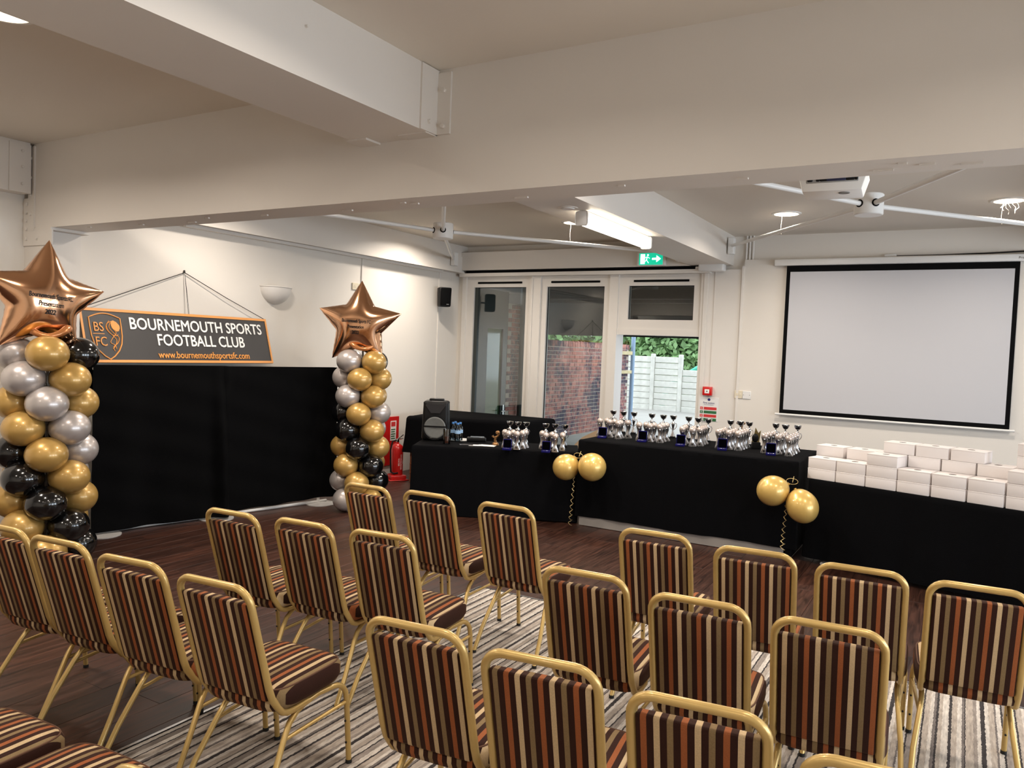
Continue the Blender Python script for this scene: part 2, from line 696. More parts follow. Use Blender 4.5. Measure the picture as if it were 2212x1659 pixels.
# floor sub-base and wooden planks
floor = struct(MB().box(XL - 0.2, XR + 0.2, YN - 0.2, YB + 0.2, -0.12, -0.012).build('floor', mat('floor_base', (40, 24, 18), 0.7), smooth=False))
PWID, PLEN = 0.19, 1.28
plank_bm = MB().rbox(-PWID / 2 + 0.0008, PWID / 2 - 0.0008, -PLEN / 2 + 0.0008, PLEN / 2 - 0.0008, -0.012, 0.0, 0.0012, 1).mesh('plank', False)
CX0, CY1 = -3.13, 4.99       # carpet corner
planks = []
ix = 0
x = XL + PWID / 2
while x < XR:
    y = YN - random.random() * PLEN
    while y < YB:
        if not (x - PWID / 2 > CX0 + 0.02 and y + PLEN / 2 < CY1 - 0.02):
            planks.append((x, y + PLEN / 2 - PLEN / 2))
        y += PLEN
    x += PWID


def shows(x, y):
    d = Vector((x, y, -CAM_H))
    z = d.dot(_f)
    if z < 0.3:
        return None
    px, py = W / 2 + FPX * d.dot(CR) / z, H / 2 - FPX * d.dot(CU) / z
    return z if -150 < px < W + 150 and -100 < py < H + 150 else None


near, rest = [], []
for (x, y) in planks:
    d = shows(x, y)
    (near if d is not None and y < 9.0 else rest).append((d or 99, x, y))
near.sort()
for k, (d, x, y) in enumerate(near[:300]):
    obj('plank', plank_bm, M_PLANK, floor, (x, y, 0))
mb = MB()
for (d, x, y) in near[300:] + rest:
    mb.box(x - PWID / 2 + 0.0008, x + PWID / 2 - 0.0008, y - PLEN / 2 + 0.0008, y + PLEN / 2 - 0.0008, -0.012, 0.0)
o = mb.build('plank_flooring', M_PLANK, floor, smooth=False)
o['kind'] = 'stuff'

# carpet inset
mb = MB().box(CX0, XR, YN, CY1, -0.011, 0.004)
carpet = mb.build('carpet', M_CARPET, smooth=False)
tag(carpet, 'striped beige and charcoal carpet laid in the wooden floor under the chairs', 'carpet')
mb = MB().rbox(CX0 - 0.018, CX0 + 0.01, YN, CY1 + 0.018, -0.004, 0.004, 0.001, 1)
mb.build('edge_strip', M_SILV, carpet)
mb = MB().rbox(CX0 + 0.01, XR, CY1 - 0.01, CY1 + 0.018, -0.004, 0.004, 0.001, 1)
mb.build('edge_strip', M_SILV, carpet)

# walls
wl = struct(MB().box(XL - 0.2, XL, YN - 0.2, YB + 0.2, 0, ZC).build('wall_left', M_WALL, smooth=False))
struct(MB().box(XL, XR, YN - 0.2, YN, 0, ZC).build('wall_rear', M_WALL, smooth=False))
mb = MB()
mb.box(XR, XR + 0.2, YN, YB, 0, 0.5).box(XR, XR + 0.2, YN, YB, 2.6, ZC)
for a, b in ((YN, 0.6), (2.6, 3.4), (5.4, 6.2), (8.2, YB)):
    mb.box(XR, XR + 0.2, a, b, 0.5, 2.6)
struct(mb.build('wall_right', M_WALL, smooth=False))
WX0, WX1, DX1 = -6.90, -4.27, -3.03     # glazing: left jamb, door-side mullion, right jamb
mb = MB()
mb.box(XL, WX0, YB, YB + 0.22, 0, ZC)
mb.box(DX1 + 0.0, XR, YB, YB + 0.22, 0, ZC)
mb.box(WX0, DX1, YB, YB + 0.22, 2.95, ZC)
mb.box(WX0, WX1 - 0.06, YB, YB + 0.22, 0, 0.36)
# boxed-out lower wall behind the screen, with its ledge
mb.box(-2.52, XR, YB - 0.07, YB, 0, 3.10)
wb = struct(mb.build('wall_back', M_WALL, smooth=False))

# ceiling and its beams
ceil = struct(MB().box(XL - 0.2, XR + 0.2, YN - 0.2, YB + 0.2, ZC, ZC + 0.15).build('ceiling', M_CEIL, smooth=False))


def bolt_into(parent, x, y, z, axis, r=0.016):
    mbb = MB()
    rot = {'-y': Matrix.Rotation(R(90), 3, 'X'), '+x': Matrix.Rotation(R(90), 3, 'Y'), '-z': Matrix.Rotation(R(180), 3, 'X')}[axis]
    mbb.lathe([(r * 1.2, 0), (r * 1.2, 0.003), (r, 0.003), (r, 0.012), (r * 0.8, 0.014)], 6, (x, y, z), rot)
    return mbb.build('bolt', M_BEAM, parent, smooth=False)


# main cross beam
BY0, BY1, BZ = 3.62, 3.92, 2.705
beam = MB().box(-6.86, XR, BY0, BY1, BZ, ZC).build('ceiling_beam', M_BEAM, ceil, smooth=False)
mb = MB()
mb.box(-6.92, -6.83, BY0 - 0.014, BY0, BZ - 0.02, ZC - 0.02)
mb.box(-6.86, -6.58, BY0 - 0.01, BY1 + 0.02, BZ - 0.022, BZ)
mb.build('end_plate', M_BEAM, beam, smooth=False)
for zz in (2.82, 2.98, 3.13, 3.29):
    bolt_into(beam, -6.872, BY0 - 0.014, zz, '-y', 0.011)
for k, px in enumerate((180, 300, 395, 430, 560, 725, 850, 880, 1100, 1325, 1590, 1900, 1945, 2000, 2100)):
    P = onz(px, 500 - 0.085 * px + (9 if k % 3 else 3), BZ)
    mbb = MB()
    w_ = 0.018 + 0.012 * (k % 3)
    mbb.box(P.x - w_, P.x + w_, BY0 + 0.09 + 0.05 * (k % 3), BY0 + 0.105 + 0.05 * (k % 3), BZ - 0.008, BZ)
    mbb.build('fixing_stub', M_BEAM, beam, smooth=False)
# spine beam along the room, in front of and behind the cross beam
SX0, SX1, SZ = -3.22, -2.68, 3.045
b2 = MB().box(SX0, SX1, YN, BY0, SZ, ZC).build('ceiling_beam', M_BEAM, ceil, smooth=False)
mb = MB()
mb.box(SX1, SX1 + 0.012, BY0 - 0.16, BY0, SZ, ZC - 0.005)
mb.box(SX1, SX1 + 0.10, BY0 - 0.013, BY0, SZ + 0.0, ZC - 0.02)
mb.box(SX0 - 0.02, SX0 + 0.13, BY0 - 0.13, BY0 - 0.0, SZ - 0.012, SZ)
mb.box(SX1 - 0.2, SX1, BY0 - 0.10, BY0, SZ - 0.006, SZ)
mb.build('end_plate', M_BEAM, b2, smooth=False)
for zz in (3.09, 3.29):
    bolt_into(b2, SX1 + 0.055, BY0 - 0.013, zz, '-y', 0.014)
bolt_into(b2, SX1 + 0.012, BY0 - 0.09, 3.10, '+x', 0.012)
bolt_into(b2, SX1 + 0.0, 2.6, 3.28, '+x', 0.007)
MB().box(SX0, SX1, BY1, YB, SZ - 0.01, ZC).build('ceiling_beam', M_BEAM, ceil, smooth=False)
# wall-side beams along the left wall, far and near bay
b3 = MB().box(XL, -6.86, BY1, YB, 2.99, ZC).build('ceiling_beam', M_BEAM, ceil, smooth=False)
mb = MB()
mb.box(-6.86, -6.80, BY1 + 0.55, YB - 0.15, 2.985, 3.0)
mb.box(-6.86, -6.845, BY1 + 0.55, YB - 0.15, 2.985, 3.24)
mb.build('flange', M_BEAM, b3, smooth=False)
MB().box(-6.93, -6.885, BY1 + 1.2, YB - 0.6, 2.955, 2.99).build('cable_tray', M_BEAM, b3, smooth=False)
b4 = MB().box(XL, -6.86, YN, BY0 - 0.03, 2.99, ZC).build('ceiling_beam', M_BEAM, ceil, smooth=False)
mb = MB().box(-6.86, -6.846, BY0 - 0.2, BY0 - 0.03, 2.99, ZC - 0.02)
mb.build('end_plate', M_BEAM, b4, smooth=False)
for zz in (3.06, 3.2, 3.33):
    bolt_into(b4, -6.846, BY0 - 0.10, zz, '+x', 0.012)
# cross beam at the far right, closing the next bay
MB().box(1.2, 1.74, BY1, YB, SZ, ZC).build('ceiling_beam', M_BEAM, ceil, smooth=False)
MB().box(1.2, 1.74, YN, BY0, SZ, ZC).build('ceiling_beam', M_BEAM, ceil, smooth=False)
# boxing over the glazing
b5 = MB().box(-6.86, SX0, 10.03, YB, 3.03, 3.305).build('ceiling_beam', M_BEAM, ceil, smooth=False)
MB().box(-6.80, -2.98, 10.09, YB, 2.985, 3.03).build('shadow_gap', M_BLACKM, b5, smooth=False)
b6 = MB().box(-6.90, -2.95, 10.05, YB + 0.05, 2.935, 2.985).build('head_trim', M_FRAME, b5, smooth=False)

# steel post at the left, under the cross beam
post = struct(MB().box(XL, -6.68, BY0, BY1, 0, BZ - 0.022).build('trim_1', M_BEAM, smooth=False))
mb = MB().box(XL + 0.005, -6.56, BY0 - 0.012, BY0, 2.56, 2.685)
mb.box(XL + 0.005, XL + 0.09, BY0 - 0.012, BY0, 2.685, 2.96)
pl = mb.build('splice_plate', M_BEAM, post, smooth=False)
for (bx, bz) in ((-6.94, 2.62), (-6.78, 2.62), (-6.94, 2.70), (-6.94, 2.77), (-6.94, 2.84), (-6.94, 2.91)):
    bolt_into(pl, bx, BY0 - 0.012, bz, '-y', 0.014)

# ------------------------------------------------------------------ glazing at the back
def window(n, x0, x1, z0, z1, gx0, gx1, gz0, gz1, vent=True):
    fy0, fy1 = YB - 0.02, YB + 0.07
    mbb = MB()
    mbb.box(x0, gx0, fy0, fy1, z0, z1).box(gx1, x1, fy0, fy1, z0, z1).box(gx0, gx1, fy0, fy1, gz1, z1).box(gx0, gx1, fy0, fy1, z0, gz0)
    w = struct(mbb.build('window_%d' % n, M_FRAME, smooth=False))
    MB().box(gx0, gx1, YB + 0.03, YB + 0.036, gz0, gz1).build('pane', M_GLASS, w, smooth=False)
    # dark rubber gasket
    g = MB()
    t = 0.006
    g.box(gx0, gx0 + t, fy0 + 0.035, fy0 + 0.052, gz0, gz1).box(gx1 - t, gx1, fy0 + 0.035, fy0 + 0.052, gz0, gz1)
    g.box(gx0, gx1, fy0 + 0.035, fy0 + 0.052, gz1 - t, gz1).box(gx0, gx1, fy0 + 0.035, fy0 + 0.052, gz0, gz0 + t)
    g.build('gasket', M_BLACKM, w, smooth=False)
    if vent:
        zc = (gz1 + z1) / 2 - 0.01
        MB().rbox(gx0 + 0.07, gx1 - 0.07, fy0 - 0.012, fy0, zc - 0.015, zc + 0.015, 0.004, 1).build('trickle_vent', M_BLACKM, w)
    return w


window(1, -6.83, -5.69, 0.36, 2.935, -6.70, -5.765, 0.42, 2.777)
window(2, -5.50, -4.39, 0.36, 2.935, -5.41, -4.485, 0.42, 2.780)
window(3, -4.26, -3.08, 2.18, 2.935, -4.115, -3.183, 2.316, 2.783)
# mullions and jambs
mb = MB()
mb.box(-6.90, -6.83, YB - 0.05, YB + 0.2, 0, 2.95)
mb.box(-5.69, -5.50, YB - 0.055, YB + 0.12, 0, 2.95)
mb.box(-4.39, -4.26, YB - 0.055, YB + 0.2, 0, 2.95)
mb.box(-3.08, -2.90, YB - 0.05, YB + 0.2, 0, 2.95)
mb.box(-4.26, -3.08, YB - 0.03, YB + 0.2, 2.10, 2.18)
struct(mb.build('trim_2', M_FRAME, smooth=False))
mb = MB()
mb.box(-5.655, -5.625, YB - 0.07, YB - 0.055, 0.36, 2.95).box(-3.04, -2.985, YB - 0.065, YB - 0.05, 0, 2.95).box(-2.90, -2.52, YB - 0.06, YB, 0, 2.98)
mb.box(-2.545, -2.515, YB - 0.085, YB - 0.06, 0, 3.02)
struct(mb.build('trim_3', M_FRAME, smooth=False))
MB().box(-4.26, -3.08, YB - 0.02, YB + 0.22, -0.01, 0.03).build('door_1', M_FRAME, smooth=False)
struct(bpy.data.objects['door_1'])

# ------------------------------------------------------------------ outside the glazing
GZ = 0.18
o = MB().box(-16, 8, YB + 0.22, 34, GZ - 0.3, GZ).build('paving', M_PAVE, smooth=False)
struct(o)
# porch roof: dark soffit with a deep fascia
o = thing('porch_canopy', 'dark flat porch roof seen through the upper panes outside', 'canopy', (-5, 11.6, 2.9))
MB().box(-4.5, 6, -1.15, 1.5, 0.0, 0.12).build('soffit', M_SOFFIT, o, smooth=False)
MB().box(-4.5, 6, 1.44, 1.5, -0.765, 0.0).build('fascia', M_SOFFIT, o, smooth=False)
MB().box(-1.4, 6, 0.55, 0.67, -0.22, 0.0).build('joist', M_SOFFIT, o, smooth=False)
MB().box(-1.4, 6, -0.35, -0.23, -0.22, 0.0).build('joist', M_SOFFIT, o, smooth=False)

# brick garden wall running away from the building
BX = -6.62
bw = thing('brick_wall', 'weathered red brick garden wall with dark stains outside the window', 'brick wall', (BX, 12.38, GZ))
YW1 = 16.55 - 12.38
MB().box(-0.22, -0.006, 0.0, YW1, 0, 1.74).build('mortar_core', M_MORTAR, bw, smooth=False)
brick_me = MB().rbox(-0.10, 0.0, -0.1065, 0.1065, 0, 0.065, 0.004, 1).mesh('brick', False)
sold_me = MB().rbox(-0.22, 0.004, -0.0325, 0.0325, 0, 0.13, 0.004, 1).mesh('brick', False)
bricks = []
for r_ in range(23):
    yy = 0.11 + (0.1125 if r_ % 2 else 0)
    while yy < YW1 - 0.05:
        bricks.append((yy, 0.01 + r_ * 0.075))
        yy += 0.225
inw = [b for b in bricks if b[0] < 2.8]
outw = [b for b in bricks if not b[0] < 2.8]
for (yy, zz) in inw[:290]:
    obj('brick', brick_me, M_BRICK, bw, (random.uniform(-0.004, 0.004), yy, zz))
mb = MB()
for (yy, zz) in outw + inw[290:]:
    dx = random.uniform(-0.004, 0.004)
    mb.box(-0.1 + dx, dx, yy - 0.1065, yy + 0.1065, zz, zz + 0.065)
o = mb.build('brickwork', M_BRICK, bw, smooth=False)
o['kind'] = 'stuff'
mb = MB()
yy = 0.04
k = 0
while yy < YW1:
    mb.box(-0.22, random.uniform(0, 0.008), yy - 0.0325, yy + 0.0325, 1.74, 1.85 + random.uniform(-0.008, 0.008))
    yy += 0.075
    k += 1
o = mb.build('coping_brickwork', M_BRICK, bw, smooth=False)
o['kind'] = 'stuff'
# taller brick return with a glazed door, under the porch
br = thing('brick_return', 'brick pier and wall end beside the glazed door under the porch', 'brick wall', (BX - 0.02, 10.45, GZ))
MB().box(-0.22, -0.006, 0.72, 1.9, 0, 2.42).build('mortar_core', M_MORTAR, br, smooth=False)
for r_ in range(32):
    for c_ in range(5):
        yy = 0.83 + c_ * 0.225 + (0.1125 if r_ % 2 else 0)
        if yy < 1.85:
            obj('brick', brick_me, M_BRICK, br, (0, yy, 0.01 + r_ * 0.075))
dd = thing('glazed_door', 'dark grey framed glazed door reflecting green lawn, outside the left window', 'door', (BX - 0.02, 10.45, GZ))
mb = MB()
mb.box(-0.06, 0.0, 0.0, 0.08, 0, 2.1).box(-0.06, 0.0, 0.56, 0.70, 0, 2.1).box(-0.06, 0, 0.08, 0.56, 1.98, 2.1).box(-0.06, 0, 0.08, 0.56, 0, 0.5)
mb.box(-0.06, 0.0, -0.24, 0.0, 0, 2.6).box(-0.06, 0.0, 0.0, 0.70, 2.1, 2.6)
mb.build('door_frame', M_DARKG, dd, smooth=False)
MB().box(-0.04, -0.03, 0.08, 0.56, 0.5, 1.98).build('pane', mat('green_reflection_glass', (72, 98, 66), 0.08, spec=0.8), dd, smooth=False)  # green reflection of the lawn is painted into the pane's base colour
mb = MB().tube([(0.02, 0.62, 0.62), (0.05, 0.62, 0.62), (0.05, 0.50, 0.62)], 0.012, 8)
mb.box(0, 0.02, 0.6, 0.64, 0.5, 0.72)
mb.build('handle', M_CHROME, dd)
dp = MB().tube([(BX + 0.06, 11.52, GZ), (BX + 0.06, 11.52, 2.88)], 0.055, 12).build('drainpipe', M_DARKG)
tag(dp, 'dark grey drainpipe on the brick outside the left window', 'drainpipe')
# pale rendered strip above, behind the brick end: blue-grey downpipe at the wall end
dp = MB().tube([(BX + 0.07, 16.62, GZ), (BX + 0.07, 16.62, 2.55)], 0.05, 10).build('drainpipe', mat('blue_grey_paint', (128, 150, 172), 0.5))
tag(dp, 'blue-grey upright pipe at the end of the garden wall', 'pipe')
st = thing('gate_post', 'stained timber gate post fixed to the brick wall end', 'post', (BX + 0.09, 15.70, GZ))
MB().rbox(-0.06, 0.06, -0.08, 0.08, 0, 1.78, 0.006, 1).build('post', mat('dark_timber', (84, 74, 60), 0.9, noise=0.4, nscale=4), st)
MB().rbox(-0.05, 0.02, 0.08, 0.80, 1.62, 1.70, 0.006, 1).build('rail', mat('pale_timber', (178, 164, 126), 0.85, noise=0.25, nscale=5), st)
MB().rbox(-0.05, 0.02, 0.08, 0.80, 1.20, 1.27, 0.006, 1).build('rail', MATS['pale_timber'], st)

# concrete panel fence farther out
FY = 22.0
fe = thing('concrete_fence', 'pale concrete post and panel fence beyond the open doorway', 'fence', (0, FY, GZ - 0.75))
xs = [ony(px, 850, FY).x for px in (1290, 1408, 1468, 1530, 1620)]
panel_cache = {}
for i in range(len(xs) - 1):
    a, b = xs[i] + 0.06, xs[i + 1] - 0.06
    top = 11 if i == 1 else 9
    for r_ in range(13):
        if i == 2 and r_ > 10:
            continue
        me = MB().rbox(-(b - a) / 2, (b - a) / 2, -0.03, 0.03, 0.004, 0.176, 0.012, 1).mesh('panel', False)
        obj('panel', me, M_CONC, fe, ((a + b) / 2, 0.02 * (r_ % 2), r_ * 0.18))
for xx in xs:
    MB().rbox(xx - 0.06, xx + 0.06, -0.07, 0.07, 0, 2.42, 0.02, 1).build('post', M_CONC, fe)
tp = MB().tube([ony(1415, 850, FY + 0.6) * 1.0 + Vector((0, 0, -1.6)), ony(1440, 836, FY + 0.6), ony(1474, 816, FY + 0.6), ony(1512, 794, FY + 0.6), ony(1560, 767, FY + 0.6)], 0.09, 10).build('play_pole', M_TEAL)
tag(tp, 'sloping teal green pole just beyond the concrete fence', 'pole')


def tree(name, label, X, Y, rad, zt, n, seed, m):
    rnd = random.Random(seed)
    t = thing(name, label, 'tree', (X, Y, GZ - 0.7), group='trees beyond the fence')
    vs, fs = [], []
    for i in range(n):
        # leaf quads in clumps near the crown surface
        while True:
            p = Vector((rnd.uniform(-1, 1), rnd.uniform(-1, 1), rnd.uniform(-1, 1)))
            if 0.25 < p.length < 1:
                break
        c = Vector((p.x * rad, p.y * rad * 0.7, zt * 0.55 + p.z * zt * 0.45))
        s = rnd.uniform(0.09, 0.19)
        a = Vector((rnd.gauss(0, 1), rnd.gauss(0, 1), rnd.gauss(0, 1))).normalized()
        b = a.cross(Vector((rnd.gauss(0, 1), rnd.gauss(0, 1), rnd.gauss(0, 1)))).normalized()
        k = len(vs)
        vs += [c - a * s, c - b * s * 0.6, c + a * s, c + b * s * 0.6]
        fs.append((k, k + 1, k + 2, k + 3))
    mb_ = MB()
    mb_.add(vs, fs)
    me = bpy.data.meshes.new('foliage')
    me.from_pydata([tuple(v) for v in vs], [], fs)
    f = obj('foliage', me, m, t)
    f['kind'] = 'stuff'
    MB().tube([(0, 0, 0), (0.1, 0, zt * 0.3), (0.3, 0, zt * 0.55)], [0.12, 0.09, 0.05], 8).build('trunk', M_TWIG, t)
    MB().tube([(0.1, 0, zt * 0.3), (-0.4, -0.2, zt * 0.6)], [0.07, 0.03], 8).build('branch', M_TWIG, t)
    return t


M_LEAF2 = mat('yellow_green_leaf', (182, 186, 130), 0.6, noise=0.3, nscale=2, coords='Generated')
for i, (px, rad, zt, m, lab) in enumerate(((1180, 3.4, 6.4, M_LEAF, 'green leafy tree beyond the brick garden wall'),
                                           (1390, 2.0, 5.8, M_LEAF2, 'yellowish small tree with a pale trunk beyond the concrete fence'),
                                           (1472, 2.1, 6.4, M_LEAF, 'dense green bushy tree beyond the concrete fence post'),
                                           (1590, 1.6, 6.6, M_LEAF, 'green leafy tree behind the doorway jamb'))):
    P = ony(px, 760, 28.0 + 4.5 * (i % 2))
    tree('leafy_tree', lab, P.x, P.y, rad, zt, 9000, i + 1, m)

# ------------------------------------------------------------------ ceiling fittings
def downlight(P, label, thread=True, tangle=False, dim=1.0):
    t = thing('downlight', label, 'ceiling light', (P.x, P.y, ZC), group='recessed ceiling downlights')
    MB().lathe([(0.124, 0.0), (0.125, -0.012), (0.15, -0.010), (0.155, 0.0)], 32, caps=False).build('trim_ring', M_WHITE, t)
    MB().lathe([(0.0, -0.0085), (0.124, -0.0085), (0.124, -0.004), (0.0, -0.004)], 32).build('diffuser', M_LAMPGLOW, t)
    if thread:
        m_ = MB()
        pts = [(-0.05 + 0.004 * math.sin(k * 1.3), 0.01, -0.01 - 0.035 * k) for k in range(7)]
        m_.tube(pts, 0.0007, 5)
        if tangle:
            for q in range(6):
                m_.tube([(-0.06 + q * 0.025 + 0.02 * math.sin(k * 1.7 + q), 0.02 * math.cos(k + q), -0.01 - 0.03 * k) for k in range(3 + q % 3)], 0.0005, 5)
        m_.build('hanging_thread', mat('clear_thread', (225, 215, 200), 0.3), t)
    l = area_light('downlight_lamp', (P.x, P.y, ZC - 0.02), (0, 0, 0), 0.22, 0.22, P_DOWN * dim, WARM, 'DISK', R(156))
    return t


downlight(onz(1699, 461, ZC), 'round recessed downlight above the projector screen, single thread hanging')
downlight(onz(2180, 432, ZC), 'round recessed downlight with tangled threads hanging over the screen', tangle=True)
downlight(onz(1240, 480, ZC), 'round recessed downlight beside the fluorescent batten')
downlight(onz(5, 22, ZC), 'round recessed downlight left of the spine beam before the cross beam', thread=False, dim=1.1)
for i, (x, y, lab) in enumerate(((onz(956, 495, ZC).x, onz(956, 495, ZC).y, 'round recessed downlight behind the drum hub towards the corner speaker'),
                                 (-4.19, 5.2, 'round recessed downlight behind the cross beam near the drape'),
                                 (-5.9, 5.2, 'round recessed downlight behind the cross beam over the banner'),
                                 (-1.75, 5.2, 'round recessed downlight behind the cross beam beside the projector'),
                                 (0.27, 5.2, 'round recessed downlight behind the cross beam right of the projector'),
                                 (-5.9, 2.05, 'round recessed downlight over the left balloon column'),
                                 (-1.75, 2.05, 'round recessed downlight over the third row of chairs'),
                                 (0.27, 2.05, 'round recessed downlight over the right end of the chair rows'),
                                 (-1.75, -0.9, 'round recessed downlight over the room behind the chairs'),
                                 (0.27, -0.9, 'round recessed downlight over the rear right of the room'),
                                 (-4.19, -0.9, 'round recessed downlight over the rear left of the room'),
                                 (2.9, 2.05, 'round recessed downlight by the side windows'),
                                 (2.9, 6.5, 'round recessed downlight by the far side windows'))):
    downlight(Vector((x, y, ZC)), lab, thread=False, dim=(1.25 if x < -3 else 0.62) if y < 3 else (1.3 if x < -5 else 1.0))

# fluorescent batten under the spine beam
t = thing('fluorescent_light', 'long lit fluorescent batten under the spine beam', 'ceiling light', (-2.86, 6.72, SZ - 0.01))
MB().rbox(-0.03, 0.03, -0.76, 0.76, -0.05, 0.0, 0.006, 1).build('housing', M_WHITE, t)
mb = MB()
n = 12
prof = [(0.055 * math.cos(a), -0.075 + 0.052 * math.sin(a)) for a in [PI * 0.93 + (PI * 1.14) * k / n for k in range(n + 1)]]
vs = [(x_, -0.75, z_) for x_, z_ in prof] + [(x_, 0.75, z_) for x_, z_ in prof]
mb.add(vs, [(k, k + 1, n + 2 + k, n + 1 + k) for k in range(n)])
mb.build('tube_diffuser', M_TUBEGLOW, t)
for yy in (-0.775, 0.755):
    MB().rbox(-0.057, 0.057, yy, yy + 0.02, -0.13, -0.005, 0.02, 2).build('end_cap', M_WHITE, t)
area_light('fluorescent_lamp', (-2.86, 6.72, SZ - 0.15), (0, 0, 0), 0.1, 1.5, P_TUBE, (1.0, 0.93, 0.83))

t = thing('air_vent', 'small round flat vent on the spine beam soffit beyond the cross beam', 'vent', onz(1227, 449, SZ - 0.01))
MB().lathe([(0.0, -0.012), (0.05, -0.012), (0.06, 0.0)], 20).build('cover', M_WHITE, t)
MB().lathe([(0.06, -0.004), (0.085, -0.004), (0.085, 0.0)], 20, caps=False).build('flange', M_FRAME, t)


# rod bracing with a central hub
def brace(label, hub, ends):
    t = thing('rod_brace', label, 'ceiling brace', hub, group='ceiling rod braces')
    MB().lathe([(0.0, -0.085), (0.105, -0.085), (0.112, -0.078), (0.112, 0.078), (0.105, 0.085), (0.0, 0.085)], 28).build('hub', M_WHITE, t)
    for e in ends:
        d = Vector(e) - Vector(hub)
        u = Vector((d.x, d.y, 0)).normalized() * 0.105
        rod = MB().tube([u, d * 0.97], 0.021, 10).build('rod', M_WHITE, t)
        MB().lathe([(0.0, 0), (0.032, 0), (0.032, 0.008), (0.0, 0.008)], 14, u, d.to_track_quat('Z', 'Y').to_matrix()).build('grommet', M_BLACKM, rod)
        br_ = MB()
        q = d * 1.0
        sx = 1 if d.x > 0 else -1
        br_.rbox(q.x - 0.05 * (sx > 0) - 0.012, q.x + 0.05 * (sx < 0) + 0.012, q.y - 0.05, q.y + 0.05, q.z - 0.10, q.z + 0.10, 0.006, 1)
        br_.build('bracket', M_WHITE, t)
    return t


brace('white rod brace with drum hub in the ceiling bay over the drape', (-5.01, 6.95, 3.10),
      [(-6.82, 9.75, 3.17), (-3.24, 9.75, 3.15), (-6.83, 4.02, 3.2), (-3.24, 4.5, 3.25)])
brace('white rod brace with drum hub in the ceiling bay before the projector screen', (-0.753, 6.95, 3.13),
      [(-2.65, 9.85, 3.24), (1.17, 9.85, 3.24), (-2.65, 4.02, 3.2), (1.17, 4.02, 3.22)])

# projector
P = ony(1797, 392, 4.45)
t = thing('projector', 'white ceiling projector with a row of sockets, behind the cross beam', 'projector', (P.x, P.y, P.z - 0.05), R(4))
mb = MB()


def pj(co):
    k = 0.86 if co.z < 0.03 else 1.0
    return Vector((co.x * k, co.y * (0.94 if co.z < 0.03 else 1), co.z))


mb.rbox(-0.175, 0.175, 0.0, 0.26, 0, 0.11, 0.012, 2, pj)
mb.build('case', M_WHITE, t)
MB().rbox(-0.13, 0.13, -0.004, 0.01, 0.045, 0.09, 0.004, 1).build('socket_panel', mat('grey_panel', (150, 150, 148), 0.5), t)
for k, (xx, w_) in enumerate(((-0.11, 0.014), (-0.07, 0.01), (-0.04, 0.02), (0.02, 0.05), (0.09, 0.022), (0.12, 0.008))):
    MB().rbox(xx - w_, xx + w_, -0.009, 0.0, 0.052, 0.078, 0.004, 1).build('socket', mat('blue_socket', (28, 34, 70), 0.5) if k == 3 else M_BLACK, t)
MB().tube([(0, 0.13, 0.1), (0, 0.13, ZC - P.z + 0.05)], 0.025, 12).build('pole', M_WHITE, t)
MB().lathe([(0.0, -0.004), (0.028, -0.004), (0.028, 0.004)], 16, (0.06, 0.06, 0.0)).build('foot', mat('grey_foot', (120, 118, 114), 0.6), t)

# exit sign
A, B = ony(1380, 546, 10.0), ony(1436, 574, 10.0)
t = thing('exit_sign', 'green lit running man exit sign above the doorway', 'exit sign', ((A.x + B.x) / 2, 10.0, (A.z + B.z) / 2))
hw, hh = (B.x - A.x) / 2, (A.z - B.z) / 2
MB().rbox(-hw - 0.012, hw + 0.012, -0.03, 0.03, -hh, hh, 0.012, 2).build('case', M_WHITE, t)
MB().rbox(-hw + 0.02, hw - 0.02, -0.034, -0.028, -hh + 0.012, hh - 0.012, 0.003, 1).build('green_panel', M_GREENLIT, t)
arrow = [(0.02, -0.012), (0.08, -0.012), (0.08, -0.045), (0.14, 0.0), (0.08, 0.045), (0.08, 0.012), (0.02, 0.012)]
MB().prism(arrow, -0.037, -0.0335).build('arrow', M_WHITELIT, t, smooth=False)
mb = MB()
mb.prism([(-0.145, -0.065), (-0.085, -0.065), (-0.085, 0.065), (-0.145, 0.065)], -0.0362, -0.0335)
mb.build('doorway_mark', M_WHITELIT, t, smooth=False)
mb = MB()
for (a_, b_, r_) in (((-0.05, 0.03), (-0.06, -0.012), 0.012), ((-0.06, -0.012), (-0.03, -0.055), 0.008), ((-0.06, -0.012), (-0.095, -0.05), 0.008),
                     ((-0.05, 0.03), (-0.015, 0.008), 0.007), ((-0.05, 0.03), (-0.09, 0.012), 0.007)):
    mb.tube([(a_[0], -0.036, a_[1]), (b_[0], -0.036, b_[1])], r_, 6, flat=0.3)
mb.ell((-0.042, -0.036, 0.052), 0.012, 0.003, 0.012, 10, 6)
mb.build('running_man', M_WHITELIT, t)

# small sensor box over the door jamb
A, B = ony(1508, 568, 9.98), ony(1562, 586, 9.98)
t = thing('sensor_box', 'off-white rounded sensor box on the wall above the door jamb', 'sensor', ((A.x + B.x) / 2, 10.06, (A.z + B.z) / 2))
hw, hh = (B.x - A.x) / 2, (A.z - B.z) / 2
MB().rbox(-hw, hw, -0.08, 0.07, -hh * 0.9, hh * 0.9, 0.02, 3).build('case', M_WHITE, t)
MB().rbox(-hw - 0.05, -hw, -0.03, 0.02, -0.018, 0.018, 0.005, 1).build('cable_gland', M_WHITE, t)

# pipes and conduit in the recess over the screen wall
for k, px in enumerate((1613, 1620, 1627)):
    P = ony(px, 540, YB - 0.03)
    o = MB().tube([(P.x, YB - 0.025, 3.10), (P.x, YB - 0.025, ZC)], 0.014, 8).build('conduit', M_FRAME)
    tag(o, 'white upright conduit in the wall recess beside the spine beam', 'conduit', 'conduits beside the spine beam')

